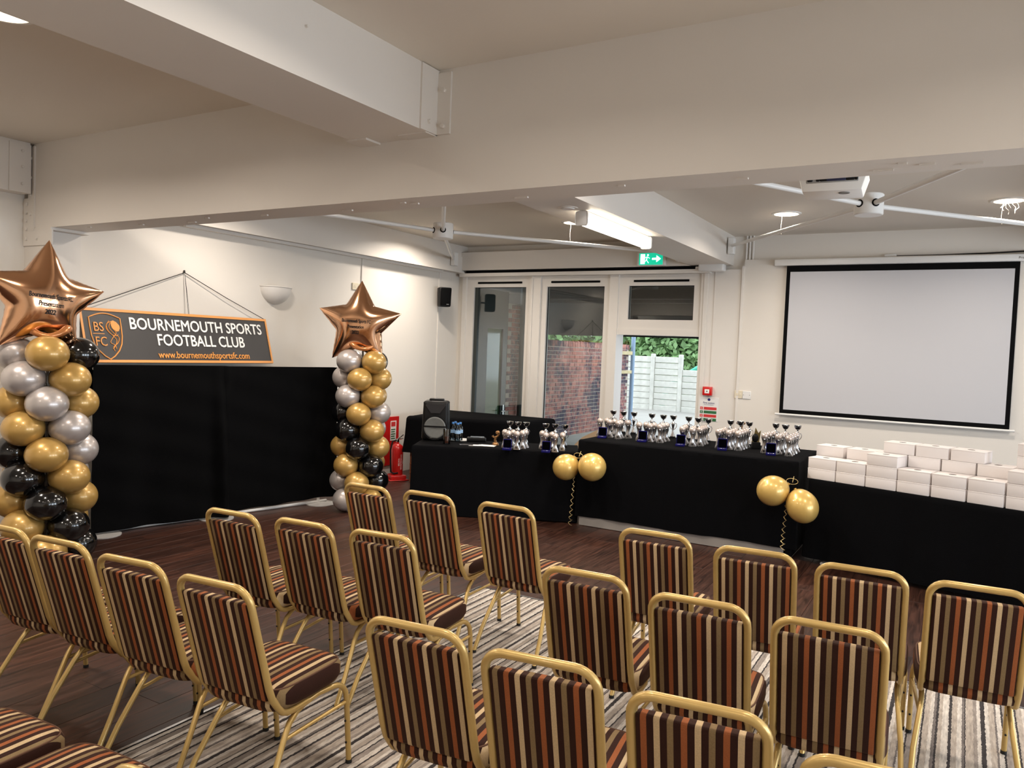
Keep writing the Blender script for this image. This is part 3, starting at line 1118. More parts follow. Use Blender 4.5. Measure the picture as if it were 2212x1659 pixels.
# ------------------------------------------------------------------ back wall things
WF = YB - 0.07      # face of the boxed wall
t = thing('projector_screen', 'large white projector screen with black border pulled down on the wall', 'screen', (0, WF, 0))
SXa, SXb, SZa, SZb = -1.985, 0.455, 1.165, 2.985
MB().rbox(-2.135, 0.60, -0.085, 0.0, 3.005, 3.085, 0.014, 2).build('roller_case', M_WHITE, t)
MB().box(SXa, SXb, -0.052, -0.047, SZa, 3.01).build('border', M_BLACKM, t, smooth=False)
MB().box(SXa + 0.045, SXb - 0.045, -0.0535, -0.0515, SZa + 0.05, SZb - 0.055).build('screen_surface', mat('screen_white', (194, 194, 198), 0.8), t, smooth=False)
MB().tube([(SXa - 0.05, -0.05, SZa - 0.012), (SXb + 0.05, -0.05, SZa - 0.012)], 0.014, 10).build('bottom_bar', M_WHITE, t)
text('maker_mark', 'Pro', 0.035, M_INK, t, 0.46, -0.0865, 3.032, 0.0005)
o = MB().rbox(-0.9, -0.77, WF + 0.02, WF + 0.07, 3.10, 3.13, 0.006, 1).build('junction_box', M_WHITE)
tag(o, 'little white junction box on the ledge above the screen', 'junction box')
mb = MB().tube([(-0.77, WF + 0.04, 3.105), (-0.3, WF + 0.045, 3.107), (0.2, WF + 0.04, 3.115), (0.7, WF + 0.04, 3.135), (1.1, WF + 0.04, 3.13)], 0.008, 6)
o = mb.build('cable', M_BLACK)
tag(o, 'black cable lying along the ledge above the screen', 'cable')

# fire call point and notice on the jamb panel
JF = YB - 0.06
P = (ony(1519, 835, JF) + ony(1540, 855, JF)) / 2
t = thing('fire_call_point', 'red square fire alarm call point on the door jamb', 'fire alarm', (P.x, JF, P.z))
MB().rbox(-0.062, 0.062, -0.05, 0, -0.055, 0.06, 0.006, 2).build('case', M_RED, t)
MB().rbox(-0.032, 0.030, -0.053, -0.048, -0.028, 0.026, 0.002, 1).build('glass_plate', M_LETTER, t)
MB().lathe([(0, 0), (0.008, 0), (0.008, 0.002)], 12, (0, -0.053, 0), Matrix.Rotation(R(90), 3, 'X')).build('press_dot', M_BLACK, t)
A, B = ony(1512, 857, JF), ony(1550, 911, JF)
t = thing('fire_action_notice', 'white fire action notice with red and green bands under the call point', 'notice', ((A.x + B.x) / 2, JF, (A.z + B.z) / 2))
hw, hh = (B.x - A.x) / 2, (A.z - B.z) / 2
MB().box(-hw, hw, -0.006, 0, -hh, hh).build('board', M_WHITE, t, smooth=False)
M_NRED, M_NGRN, M_NBLU = mat('notice_red', (206, 52, 52), 0.5), mat('notice_green', (44, 104, 62), 0.5), mat('notice_blue', (34, 42, 112), 0.5)
MB().lathe([(0, 0), (0.018, 0), (0.018, 0.002)], 18, (0, -0.006, hh - 0.03), Matrix.Rotation(R(90), 3, 'X')).build('blue_disc', M_NBLU, t)
text('notice_title', 'Fire action', 0.036, M_NBLU, t, 0, -0.0075, hh - 0.085, 0.0004)
text('notice_line', 'Any person discovering a fire', 0.011, M_NBLU, t, 0, -0.0075, hh - 0.102, 0.0004)
for k, m_ in enumerate((M_NRED, M_NGRN, M_NRED, M_NGRN)):
    z0 = hh - 0.165 - k * 0.049
    MB().box(-hw + 0.062, hw - 0.02, -0.008, -0.005, z0, z0 + 0.036).build('instruction_band', m_, t, smooth=False)
    MB().box(-hw + 0.012, -hw + 0.05, -0.008, -0.005, z0, z0 + 0.036).build('pictogram', m_ if k != 2 else M_NRED, t, smooth=False)
    text('pictogram_mark', 'HEXO'[k], 0.03, M_LETTER, t, -hw + 0.031, -0.0088, z0 + 0.007, 0.0004)
# switch plates
P = (ony(1587, 843, WF) + ony(1604, 861, WF)) / 2
t = thing('switch_plate', 'cream double switch plate on the wall beside the screen', 'switch', (P.x, WF, P.z))
MB().rbox(-0.052, 0.05, -0.012, 0, -0.05, 0.05, 0.003, 1).build('plate', M_OFFW, t)
for xx in (-0.018, 0.018):
    MB().rbox(xx - 0.011, xx + 0.011, -0.017, -0.01, -0.018, 0.018, 0.002, 1).build('rocker', M_OFFW, t)
t = thing('blank_plate', 'white blank wall plate with two screws beside the switch', 'wall plate', (P.x + 0.105, WF, P.z - 0.002))
MB().rbox(-0.052, 0.052, -0.012, 0, -0.05, 0.05, 0.003, 1).build('plate', M_WHITE, t)
for xx in (-0.038, 0.038):
    MB().lathe([(0, 0), (0.005, 0), (0.005, 0.002)], 8, (xx, -0.0125, 0), Matrix.Rotation(R(90), 3, 'X')).build('screw', M_STEELG, t)

# ------------------------------------------------------------------ left wall things (they face +x)
LW = R(90)
P = onx(593, 626, XL)
t = thing('wall_light', 'white half-bowl plaster wall light between banner and socket', 'wall light', (XL, P.y, P.z + 0.03), LW)
mb = MB()
nu, nv = 24, 10
vs, fs = [], []
for j in range(nv + 1):
    ph = (PI / 2) * j / nv
    for i in range(nu + 1):
        a = PI + PI * i / nu
        vs.append((0.215 * math.cos(ph) * math.cos(a), 0.16 * math.cos(ph) * math.sin(a), -0.20 * math.sin(ph)))
for j in range(nv):
    for i in range(nu):
        fs.append((j * (nu + 1) + i, j * (nu + 1) + i + 1, (j + 1) * (nu + 1) + i + 1, (j + 1) * (nu + 1) + i))
mb.add(vs, fs)
mb.build('bowl', mat('plaster_white', (226, 222, 216), 0.6), t)
MB().tube([(0.215 * math.cos(PI + PI * k / 24), 0.16 * math.sin(PI + PI * k / 24), 0) for k in range(25)], 0.008, 8).build('rim', MATS['plaster_white'], t)
P = onx(768, 619, XL)
t = thing('wall_socket', 'cream double socket high on the wall behind the star balloon', 'socket', (XL, P.y, P.z), LW)
MB().rbox(-0.075, 0.075, -0.018, 0, -0.045, 0.045, 0.004, 1).build('plate', M_OFFW, t)
for xx in (-0.038, 0.038):
    mb = MB()
    for dx, dz in ((0, 0.012), (-0.011, -0.008), (0.011, -0.008)):
        mb.box(xx + dx - 0.003, xx + dx + 0.003, -0.0195, -0.017, dz - 0.003, dz + 0.003)
    mb.build('outlet_slot', M_BLACK, t, smooth=False)
Q = onx(781, 600, XL)
o = MB().box(XL, XL + 0.016, Q.y - 0.013, Q.y + 0.013, P.z + 0.045, 2.96).build('conduit', M_FRAME, smooth=False)
tag(o, 'thin white surface conduit rising from the high wall socket', 'conduit')
P = onx(960, 642, XL + 0.16)
t = thing('wall_speaker', 'small black loudspeaker bracketed in the corner of the walls', 'speaker', (XL + 0.16, P.y, P.z), R(52))


def taper(co):
    k = 1 - 0.16 * (0.5 - co.z / 0.28) * 0.6
    return Vector((co.x * k, co.y, co.z))


MB().rbox(-0.095, 0.095, -0.075, 0.085, -0.145, 0.145, 0.02, 2, taper).build('cabinet', M_BLACK, t)
MB().rbox(-0.082, 0.082, -0.082, -0.07, -0.125, 0.13, 0.01, 2, taper).build('grille', M_BLACKM, t)
MB().rbox(0.01, 0.05, -0.0845, -0.08, -0.115, -0.105, 0.002, 1).build('badge', mat('grey_badge', (120, 120, 120), 0.4), t)
MB().tube([(0, 0.08, 0), (0.02, 0.15, 0)], 0.014, 8).build('bracket', M_BLACK, t)
o = MB().box(XL, XL + 0.014, P.y + 0.06, P.y + 0.085, 0.0, 2.96).build('conduit', M_FRAME, smooth=False)
tag(o, 'thin white vertical conduit on the wall behind the corner speaker', 'conduit')

# ------------------------------------------------------------------ hanging club banner
SY0, SY1, SZ0, SZ1 = 4.06, 6.228, 1.575, 2.072
tilt = math.atan2(0.145, SZ1 - SZ0)
hgt = math.hypot(0.145, SZ1 - SZ0)
t = thing('club_banner', 'charcoal club banner board with orange edging and white lettering hanging on strings', 'banner', (-6.80, SY0, SZ0), rot=(-tilt, 0, LW))
wid = SY1 - SY0
MB().box(0, wid, 0.0, 0.018, 0, hgt).build('board', M_SIGN, t, smooth=False)
e_ = 0.026
MB().box(0, wid, -0.006, 0.002, hgt - e_, hgt).build('edging', M_ORNG, t, smooth=False)
MB().box(0, wid, -0.006, 0.002, 0, e_).build('edging', M_ORNG, t, smooth=False)
MB().box(0, e_ * 0.8, -0.006, 0.002, e_, hgt - e_).build('edging', M_ORNG, t, smooth=False)
MB().box(wid - e_ * 0.8, wid, -0.006, 0.002, e_, hgt - e_).build('edging', M_ORNG, t, smooth=False)


def su(px, py):      # where a sight line meets the tilted board, in board coordinates
    # intersection with the tilted board plane
    d = ray(px, py)
    c0 = Vector((-6.80, SY0, SZ0))
    nrm = Vector((math.cos(tilt), 0, math.sin(tilt)))
    tt = (c0 - Vector((0, 0, CAM_H))).dot(nrm) / d.dot(nrm)
    q = Vector((0, 0, CAM_H)) + d * tt - c0
    up = Vector((-math.sin(tilt), 0, math.cos(tilt)))
    return q.y, q.dot(up)


def line_text(nm, s, m_, pa, pb, capk, bold):
    (x0, z0), (x1, z1) = su(*pa), su(*pb)
    size = capk
    return text(nm, s, size, m_, t, (x0 + x1) / 2, -0.004, (z0 + z1) / 2, 0.003, bold, 'CENTER', width=x1 - x0)


line_text('banner_lettering', 'BOURNEMOUTH SPORTS', M_LETTER, (281, 711), (565, 723), 0.165, 0.0022)
line_text('banner_lettering', 'FOOTBALL CLUB', M_LETTER, (342, 746), (529, 751), 0.165, 0.0022)
line_text('banner_lettering', 'www.bournemouthsportsfc.com', M_ORNG2, (343, 774), (539, 775), 0.10, 0.0010)
# shield crest
cx0, cz0 = su(231, 726)
CS = 0.232


def cpt(u, v):
    return (cx0 + u * CS, -0.003, cz0 + v * CS)


shield = [(-0.80, 0.82)] + [(-0.80 + 0.8 * k / 6, 0.82 + 0.20 * math.sin(PI / 2 * k / 6)) for k in range(1, 7)] + \
         [(0.8 * k / 6, 0.82 + 0.20 * math.cos(PI / 2 * k / 6)) for k in range(1, 7)] + \
         [(0.80, 0.4), (0.78, 0.0), (0.70, -0.35), (0.52, -0.65), (0.25, -0.90), (0.0, -1.04), (-0.25, -0.90), (-0.52, -0.65), (-0.70, -0.35), (-0.78, 0.0), (-0.80, 0.4)]
MB().tube([cpt(u * 0.82, v * 0.92) for u, v in shield], 0.0065, 6, closed=True, flat=1.0).build('crest_outline', M_ORNG2, t)
text('crest_letters', 'BS', 0.125, M_ORNG2, t, cx0 - 0.072, -0.004, cz0 + 0.045, 0.003, 0.0, sx=0.8)
text('crest_letters', 'FC', 0.125, M_ORNG2, t, cx0 - 0.064, -0.004, cz0 - 0.095, 0.003, 0.0, sx=0.8)
MB().box(cx0 - 0.13, cx0 - 0.02, -0.003, 0.0, cz0 + 0.018, cz0 + 0.024).build('crest_rule', M_ORNG2, t, smooth=False)
head = [(0.25, 0.68), (0.36, 0.74), (0.50, 0.66), (0.62, 0.50), (0.62, 0.38), (0.56, 0.25), (0.46, 0.22), (0.38, 0.30), (0.28, 0.36), (0.24, 0.5)]
MB().prism([(cx0 + u * CS * 0.95, cz0 + v * CS * 0.9) for u, v in head][::-1], -0.004, 0.0).build('crest_emblem', M_ORNG2, t, smooth=False)
for k, strand in enumerate(([(0.30, 0.70), (0.05, 0.55), (0.08, 0.25), (0.28, 0.0), (0.40, -0.2), (0.30, -0.45), (0.16, -0.6)],
                            [(0.22, 0.62), (0.14, 0.4), (0.30, 0.15), (0.52, -0.05), (0.44, -0.3), (0.22, -0.5), (0.26, -0.72)],
                            [(0.18, 0.72), (0.0, 0.4), (0.18, 0.1), (0.42, 0.02), (0.50, 0.1)],
                            [(0.30, 0.35), (0.42, 0.15), (0.22, -0.1), (0.12, -0.3), (0.30, -0.42), (0.34, -0.62)])):
    pts = []
    for i in range(len(strand) - 1):
        p0, p1 = Vector(strand[max(i - 1, 0)] + (0,)), Vector(strand[i] + (0,))
        p2, p3 = Vector(strand[i + 1] + (0,)), Vector(strand[min(i + 2, len(strand) - 1)] + (0,))
        for j in range(5):
            s = j / 5
            q = 0.5 * ((2 * p1) + (p2 - p0) * s + (2 * p0 - 5 * p1 + 4 * p2 - p3) * s * s + (3 * p1 - p0 - 3 * p2 + p3) * s ** 3)
            pts.append(cpt(q.x * 0.95, q.y * 0.9))
    MB().tube(pts, 0.0035, 5).build('crest_strand', M_ORNG2, t)
# strings from a hook on the wall (given in board space)
hk = onx(399, 589, XL + 0.02)
Mb = (Matrix.Translation((-6.80, SY0, SZ0)) @ t.rotation_euler.to_matrix().to_4x4()).inverted()
hkl = Mb @ hk
for nm, xe in (('string', 0.02), ('string', wid - 0.01), ('string', wid * 0.535), ('string', wid * 0.53)):
    e2 = Vector((xe, 0.0, hgt - 0.005))
    md = (hkl + e2) / 2 + Vector((0, -0.002, -0.012 if xe > wid - 0.1 else 0))
    MB().tube([hkl, md, e2], 0.004 if abs(xe - wid / 2) > 0.3 else 0.002, 6).build(nm, M_BLACK, t)
MB().lathe([(0, 0), (0.008, 0), (0.008, 0.025), (0, 0.025)], 8, hkl).build('hook', M_BLACK, t)

# ------------------------------------------------------------------ black drape backdrop
DA, DB = Vector((-6.73, 4.07, 0)), Vector((-6.18, 6.61, 0))
DL = (DB - DA).length
dang = math.atan2(DB.y - DA.y, DB.x - DA.x)
t = thing('drape_backdrop', 'black fabric backdrop of two overlapping drapes on a floor frame below the banner', 'backdrop', DA, dang)


def drape(x0, x1, z0, z1, seed, extra):
    rnd = random.Random(seed)
    nx, nz = 120, 46
    ph = [rnd.uniform(0, 6.28) for _ in range(6)]
    fr = [rnd.uniform(3, 7), rnd.uniform(9, 13), rnd.uniform(17, 23), rnd.uniform(5, 8)]
    vs, fs = [], []
    for j in range(nz + 1):
        v = j / nz
        z = z1 - (z1 - z0(0)) * v
        for i in range(nx + 1):
            u = i / nx
            x_ = x0 + (x1 - x0) * u
            zz = z1 - (z1 - z0(u)) * v
            dn = 0.25 + 0.75 * v
            y_ = -(0.018 * math.sin(fr[0] * x_ * 2 + ph[0]) + 0.012 * math.sin(fr[1] * x_ + ph[1] + v * 1.2) * dn + 0.006 * math.sin(fr[2] * x_ + ph[2] - v) * dn)
            y_ -= 0.004 * math.sin(zz * 21 + fr[3] * x_)
            y_ -= extra(u, v)
            vs.append((x_, y_, zz))
    for j in range(nz):
        for i in range(nx):
            a = j * (nx + 1) + i
            fs.append((a, a + 1, a + nx + 2, a + nx + 1))
    # turn the top over the rail
    k = len(vs)
    vs2 = [(vs[i][0], 0.105, z1 - 0.0) for i in range(nx + 1)] + [(vs[i][0], 0.112, z1 - 0.3) for i in range(nx + 1)]
    for i in range(nx):
        fs.append((i, k + i, k + i + 1, i + 1))
        fs.append((k + i, k + nx + 1 + i, k + nx + 2 + i, k + i + 1))
    return MB().add(vs + vs2, fs)


zt = 1.556
drape(0.0, 1.30, lambda u: 0.03 + 0.0 * u, zt, 3, lambda u, v: 0.11 * math.exp(-((u - 0.90 - 0.05 * v) / 0.05) ** 2) * min(1, 0.25 + 1.5 * v)).build('drape_panel', M_DRAPE, t)
drape(1.22, DL + 0.02, lambda u: 0.045 + 0.03 * u, zt - 0.004, 8, lambda u, v: -0.03 + 0.05 * math.exp(-((u - 0.97) / 0.06) ** 2) * v + 0.06 * math.exp(-((u - 0.02) / 0.05) ** 2)).build('drape_panel', M_DRAPE, t)
MB().tube([(0.03, 0.075, zt - 0.03), (DL - 0.05, 0.075, zt - 0.03)], 0.018, 8).build('top_rail', M_WHITE, t)
MB().tube([(0.05, 0.075, 0.02), (DL - 0.05, 0.075, 0.02)], 0.016, 8).build('bottom_rail', M_WHITE, t)
for xx in (0.1, 1.2, DL - 0.16):
    MB().tube([(xx, 0.075, 0.0), (xx, 0.075, zt - 0.03)], 0.018, 8).build('upright', M_WHITE, t)
    MB().lathe([(0.17, 0), (0.17, 0.008), (0.03, 0.012)], 24, (xx, 0.02, 0)).build('base_plate', mat('grey_plate', (176, 174, 172), 0.4), t)

# ------------------------------------------------------------------ balloon columns with foil stars
def star_field(Ro, ratio, n=121, it=1500):
    """Inflated star profile: membrane height over a five-pointed star."""
    pts = []
    for k in range(10):
        a = PI / 2 + k * PI / 5
        r = Ro if k % 2 == 0 else Ro * ratio
        pts.append((r * math.cos(a), r * math.sin(a)))
    g = np.linspace(-Ro, Ro, n)
    X, Y = np.meshgrid(g, g)
    inside = np.zeros_like(X, bool)
    j = len(pts) - 1
    for i in range(len(pts)):
        xi, yi = pts[i]
        xj, yj = pts[j]
        c = ((yi > Y) != (yj > Y)) & (X < (xj - xi) * (Y - yi) / (yj - yi + 1e-12) + xi)
        inside ^= c
        j = i
    u = np.zeros_like(X)
    hh = (g[1] - g[0]) ** 2
    for _ in range(it):
        s = np.zeros_like(u)
        s[1:-1, 1:-1] = 0.25 * (u[:-2, 1:-1] + u[2:, 1:-1] + u[1:-1, :-2] + u[1:-1, 2:] + hh)
        u = np.where(inside, s, 0)
    u = u / u.max()
    return g, u, pts


STAR_R, STAR_T = 0.47, 0.165
SG, SU, SP = star_field(STAR_R, 0.54)


def star_h(x, z):
    n = len(SG)
    fx = (x + STAR_R) / (2 * STAR_R) * (n - 1)
    fz = (z + STAR_R) / (2 * STAR_R) * (n - 1)
    i, j = int(max(0, min(n - 2, math.floor(fx)))), int(max(0, min(n - 2, math.floor(fz))))
    a, b = fx - i, fz - j
    u = (SU[j, i] * (1 - a) * (1 - b) + SU[j, i + 1] * a * (1 - b) + SU[j + 1, i] * (1 - a) * b + SU[j + 1, i + 1] * a * b)
    return STAR_T * max(u, 0) ** 0.56


def star_mesh():
    nt, nr = 240, 34
    vs, fs = [], []

    def bound(a):
        # radius of the star outline at angle a
        d = Vector((math.cos(a), math.sin(a)))
        for k in range(10):
            p, q = Vector(SP[k]), Vector(SP[(k + 1) % 10])
            e = q - p
            den = d.x * e.y - d.y * e.x
            if abs(den) < 1e-9:
                continue
            t_ = (p.x * e.y - p.y * e.x) / den
            s_ = (p.x * d.y - p.y * d.x) / den
            if t_ > 0 and -1e-6 <= s_ <= 1 + 1e-6:
                return t_
        return STAR_R * 0.5

    rb = [bound(PI / 2 + 2 * PI * k / nt) for k in range(nt)]
    for side in (-1, 1):
        for j in range(nr + 1):
            tt = 1 - (1 - j / nr) ** 1.6
            for k in range(nt):
                a = PI / 2 + 2 * PI * k / nt
                r_ = rb[k] * tt
                x_, z_ = r_ * math.cos(a), r_ * math.sin(a)
                y_ = side * (star_h(x_, z_) if j < nr else 0.0015)
                # crimped seam
                if j >= nr - 5 and j < nr:
                    y_ *= 1 + 0.10 * math.sin(k * 2.1) * (j - nr + 5) / 5
                vs.append((x_, y_, z_))
    N = (nr + 1) * nt
    for s in range(2):
        for j in range(nr):
            for k in range(nt):
                k2 = (k + 1) % nt
                q = (s * N + j * nt + k, s * N + j * nt + k2, s * N + (j + 1) * nt + k2, s * N + (j + 1) * nt + k)
                fs.append(q)
    for k in range(nt):
        k2 = (k + 1) % nt
        fs.append((nr * nt + k, nr * nt + k2, N + nr * nt + k2, N + nr * nt + k))
    return MB().add(vs, fs).mesh('star_balloon', True, 70)


STAR_ME = star_mesh()


def balloon_mesh(rx, ry, rz):
    mb_ = MB()
    nu, nv = 28, 18
    vs, fs = [], []
    for j in range(nv + 1):
        ph = -PI / 2 + PI * j / nv
        for i in range(nu):
            a = 2 * PI * i / nu
            # axis along local +y toward the knot
            rr = math.cos(ph)
            y_ = math.sin(ph)
            taper_ = 1 - 0.10 * max(0, y_) ** 2
            yy_ = y_ * ry * (1.06 if y_ > 0 else 1.0)
            vs.append((rx * rr * taper_ * math.cos(a), yy_, rz * rr * taper_ * math.sin(a)))
    for j in range(nv):
        for i in range(nu):
            i2 = (i + 1) % nu
            fs.append((j * nu + i, j * nu + i2, (j + 1) * nu + i2, (j + 1) * nu + i))
    mb_.add(vs, fs)
    mb_.tube([(0, ry * 1.05, 0), (0, ry * 1.12, 0)], [0.008, 0.013], 8)
    return mb_


BM = {'G': M_BGOLD, 'S': M_BSILV, 'B': M_BBLK}
BME = {}
for k_, m_ in BM.items():
    me = balloon_mesh(0.148, 0.145, 0.134).mesh('balloon', True, 60)
    me.materials.append(m_)
    BME[k_] = me
BME2 = {}
for k_, m_ in BM.items():
    me = balloon_mesh(0.134, 0.135, 0.127).mesh('balloon', True, 60)
    me.materials.append(m_)
    BME2[k_] = me


def column(label, P, ztop, layers, az0, meset, roff, star_z, star_yaw, star_roll, star_dx, star_k):
    d = Vector((-P.x, -P.y))
    th = math.atan2(d.x, -d.y)
    t = thing('balloon_column', label, 'balloon column', (P.x, P.y, 0), th)
    rnd = random.Random(len(label))
    nl = len(layers)
    for i, cols in enumerate(layers):
        z = ztop - i * 0.1885
        z = max(z, 0.137)
        for k, c in enumerate(cols):
            a = az0[i % 2] + k * PI / 2       # azimuth 0 = left (-x), PI/2 = front (-y)
            px_, py_ = -roff * math.cos(a), -roff * math.sin(a)
            o_ = obj('balloon', meset[c], None, t, (px_, py_, z + rnd.uniform(-0.006, 0.006)))
            # knot (local +y) towards the axis
            o_.rotation_euler = (rnd.uniform(-0.06, 0.06), 0, math.atan2(-py_, -px_) - PI / 2)
    MB().tube([(0, 0, 0.01), (0, 0, ztop + 0.25)], 0.012, 8).build('pole', M_WHITE, t)
    MB().lathe([(0.16, 0), (0.16, 0.012), (0.02, 0.02)], 24).build('base_plate', M_WHITE, t)
    s = obj('star_balloon', STAR_ME, M_FOIL, t, (star_dx, -0.02, star_z))
    s.rotation_euler = (0, star_roll, star_yaw)
    s.scale = (star_k, star_k, star_k)
    for (s_, zz, w_) in (('Bournemouth Sports FC', 0.035, 0.31), ('Presentation', -0.025, 0.175), ('2022', -0.085, 0.075)):
        me = text_mesh(s_, 0.055, 0.0, 0.0012)
        xs_ = [v.co.x for v in me.vertices]
        k = w_ / (max(xs_) - min(xs_))
        mid = (max(xs_) + min(xs_)) / 2
        for v in me.vertices:
            x_ = (v.co.x - mid) * k
            z_ = v.co.z * 0.92 + zz - 0.02
            v.co = (x_, -star_h(x_, z_) - 0.007, z_)
        obj('lettering', me, M_INK, s)
    # twisted balloon collar below the star
    pts = []
    for q in range(25):
        a = 2 * PI * q / 24
        pts.append((0.13 * math.cos(a), 0.10 * math.sin(a) - 0.06, ztop + 0.165 + 0.03 * math.cos(2 * a)))
    MB().tube(pts[:-1], [0.028 + 0.007 * math.cos(4 * PI * q / 24) for q in range(24)], 12, closed=True).build('collar', mat('rose_gold_latex', (196, 128, 76), 0.25, 0.5, coat=0.4), t)
    return t


# colours per layer in azimuth order left, front, right, back (odd) / front-left, front-right, back-right, back-left (even)
Lc = []
strands = ['S', 'G', 'B', 'G']         # left, front, right, back of the top layer
for i in range(9):
    # every layer turns 45 degrees: odd layers sit left/front/right/back, even ones between
    sh = i // 2
    Lc.append([strands[(k - sh) % 4] for k in range(4)])
column('tall balloon column with rose gold star beside the steel post', onz(98, 1224, 0), 1.672, Lc, (0.0, PI / 4), BME, 0.215,
       2.075, R(22), R(5), -0.035, 1.0)
Rc = [['S', 'G', 'B', 'S'], ['S', 'G', 'G', 'B'], ['S', 'G', 'G', 'B'], ['B', 'G', 'S', 'G'], ['B', 'G', 'S', 'G'],
      ['G', 'B', 'G', 'S'], ['G', 'B', 'G', 'S'], ['S', 'G', 'B', 'G'], ['S', 'G', 'B', 'G']]
column('tall balloon column with rose gold star between the drape and the fire extinguisher', onz(774, 1100, 0), 1.644, Rc, (R(40), R(-8)), BME2, 0.19,
       2.045, R(-14), R(2), -0.045, 1.02)


# gold balloon pairs on the tables
def ribbon(pts, amp, turns, n=90):
    out = []
    pts = [Vector(p) for p in pts]
    for i in range(n + 1):
        s = i / n * (len(pts) - 1)
        k = min(int(s), len(pts) - 2)
        p = pts[k].lerp(pts[k + 1], s - k)
        a = 2 * PI * turns * i / n
        w_ = amp * (0.4 + 0.6 * i / n)
        out.append(p + Vector((w_ * math.cos(a), w_ * math.sin(a), 0.004 * math.sin(a * 2))))
    return out


def pair(label, c1, c2, knot, Y, rib, k1, k2):
    A, B, K = ony(c1[0], c1[1], Y), ony(c2[0], c2[1], Y), ony(knot[0], knot[1], Y + 0.06)
    t = thing('balloon_pair', label, 'balloons', K, group='gold balloon pairs tied to the tables')
    for C_, k_ in ((A, k1), (B, k2)):
        d = (K - C_).normalized()
        me = balloon_mesh(0.137 * k_[0], 0.137 * k_[1], 0.137 * k_[0])
        q = d.to_track_quat('Y', 'Z').to_matrix()
        me.v = [tuple(q @ Vector(v)) for v in me.v]
        o_ = me.build('balloon', M_BGOLD2, t, True, 60)
        o_.location = C_ - K
    pts = [ony(x_, y_, Y + 0.02) - K for x_, y_ in rib]
    m_ = MB().tube(ribbon(pts, 0.02, 9), 0.0035, 5, flat=0.5)
    m_.build('ribbon', mat('gold_ribbon', (216, 190, 132), 0.3, 0.4), t)
    lp = []
    for q in range(20):
        a = 2 * PI * q / 20
        lp.append((0.05 * math.cos(a), -0.02, 0.012 + 0.026 * math.sin(a)))
    MB().tube(lp, 0.004, 5, closed=True, flat=0.5).build('bow', MATS['gold_ribbon'], t)
    MB().tube([(0, 0, 0), (0.004, 0.03, 0.05)], 0.003, 5).build('tie', MATS['gold_ribbon'], t)
    return t


pair('two gold balloons tied where the low table meets the counter', (1222, 1009), (1279, 1009), (1251, 986), 7.22,
     [(1240, 1030), (1238, 1060), (1234, 1100), (1231, 1134)], (1, 1), (1.06, 1.06))
pair('two gold balloons tied between the counter and the table of white boxes', (1669, 1060), (1733, 1094), (1712, 1042), 7.16,
     [(1699, 1075), (1697, 1110), (1692, 1150), (1690, 1187)], (1.0, 1.02), (1.0, 1.1))

# ------------------------------------------------------------------ tables and cloths
def cloth_box(corners, ztop, zbot, amp=0.012, seed=1, r=0.025, flare=0.02, per=0.028):
    """A cloth draped over a table: corners counter-clockwise in plan."""
    rnd = random.Random(seed)
    ph = [rnd.uniform(0, 6.3) for _ in range(4)]
    C_ = [Vector((c[0], c[1], 0)) for c in corners]
    ring = []
    s = 0.0
    for i in range(len(C_)):
        a, b = C_[i], C_[(i + 1) % len(C_)]
        L = (b - a).length
        d = (b - a).normalized()
        nrm = Vector((d.y, -d.x, 0))
        n = max(4, int(L / per))
        for k in range(n):
            f = k / n
            # round the plan corner a little
            ring.append((a + d * (L * f), nrm, s + L * f, min(f * L, (1 - f) * L)))
        s += L
    N = len(ring)
    # smooth normals at the corners
    nr2 = []
    for i in range(N):
        v = Vector((0, 0, 0))
        for q in (-2, -1, 0, 1, 2):
            v += ring[(i + q) % N][1]
        nr2.append(v.normalized())
    rows = [(-r, 0.0), (-r * 0.4, -r * 0.15), (0.0, -r * 0.6)]
    nz = 22
    H_ = ztop - zbot
    for j in range(1, nz + 1):
        rows.append((None, -r * 0.6 - (H_ - r * 0.6) * j / nz))
    vs, fs = [], []
    for ri, (off, dz) in enumerate(rows):
        for i, (p, _n, s_, ed) in enumerate(ring):
            if off is None:
                v = -dz / H_
                w_ = amp * v * (math.sin(s_ * 9 + ph[0]) + 0.6 * math.sin(s_ * 21 + ph[1] + v * 2) + 0.4 * math.sin(s_ * 37 + ph[2]))
                o_ = flare * v + w_ + amp * 1.5 * v
            else:
                o_ = off
            q = p + nr2[i] * o_
            z = ztop + dz
            if ri == len(rows) - 1:
                z += 0.006 * math.sin(s_ * 5 + ph[3])
            vs.append((q.x, q.y, z))
    for j in range(len(rows) - 1):
        for i in range(N):
            i2 = (i + 1) % N
            fs.append((j * N + i, j * N + i2, (j + 1) * N + i2, (j + 1) * N + i))
    fs.append(tuple(range(N)))
    return MB().add(vs, fs)


def rect(A, ang, L, D):
    u = Vector((math.cos(ang), math.sin(ang)))
    n = Vector((-u.y, u.x))
    A = Vector(A)
    return [A, A + u * L, A + u * L + n * D, A + n * D]


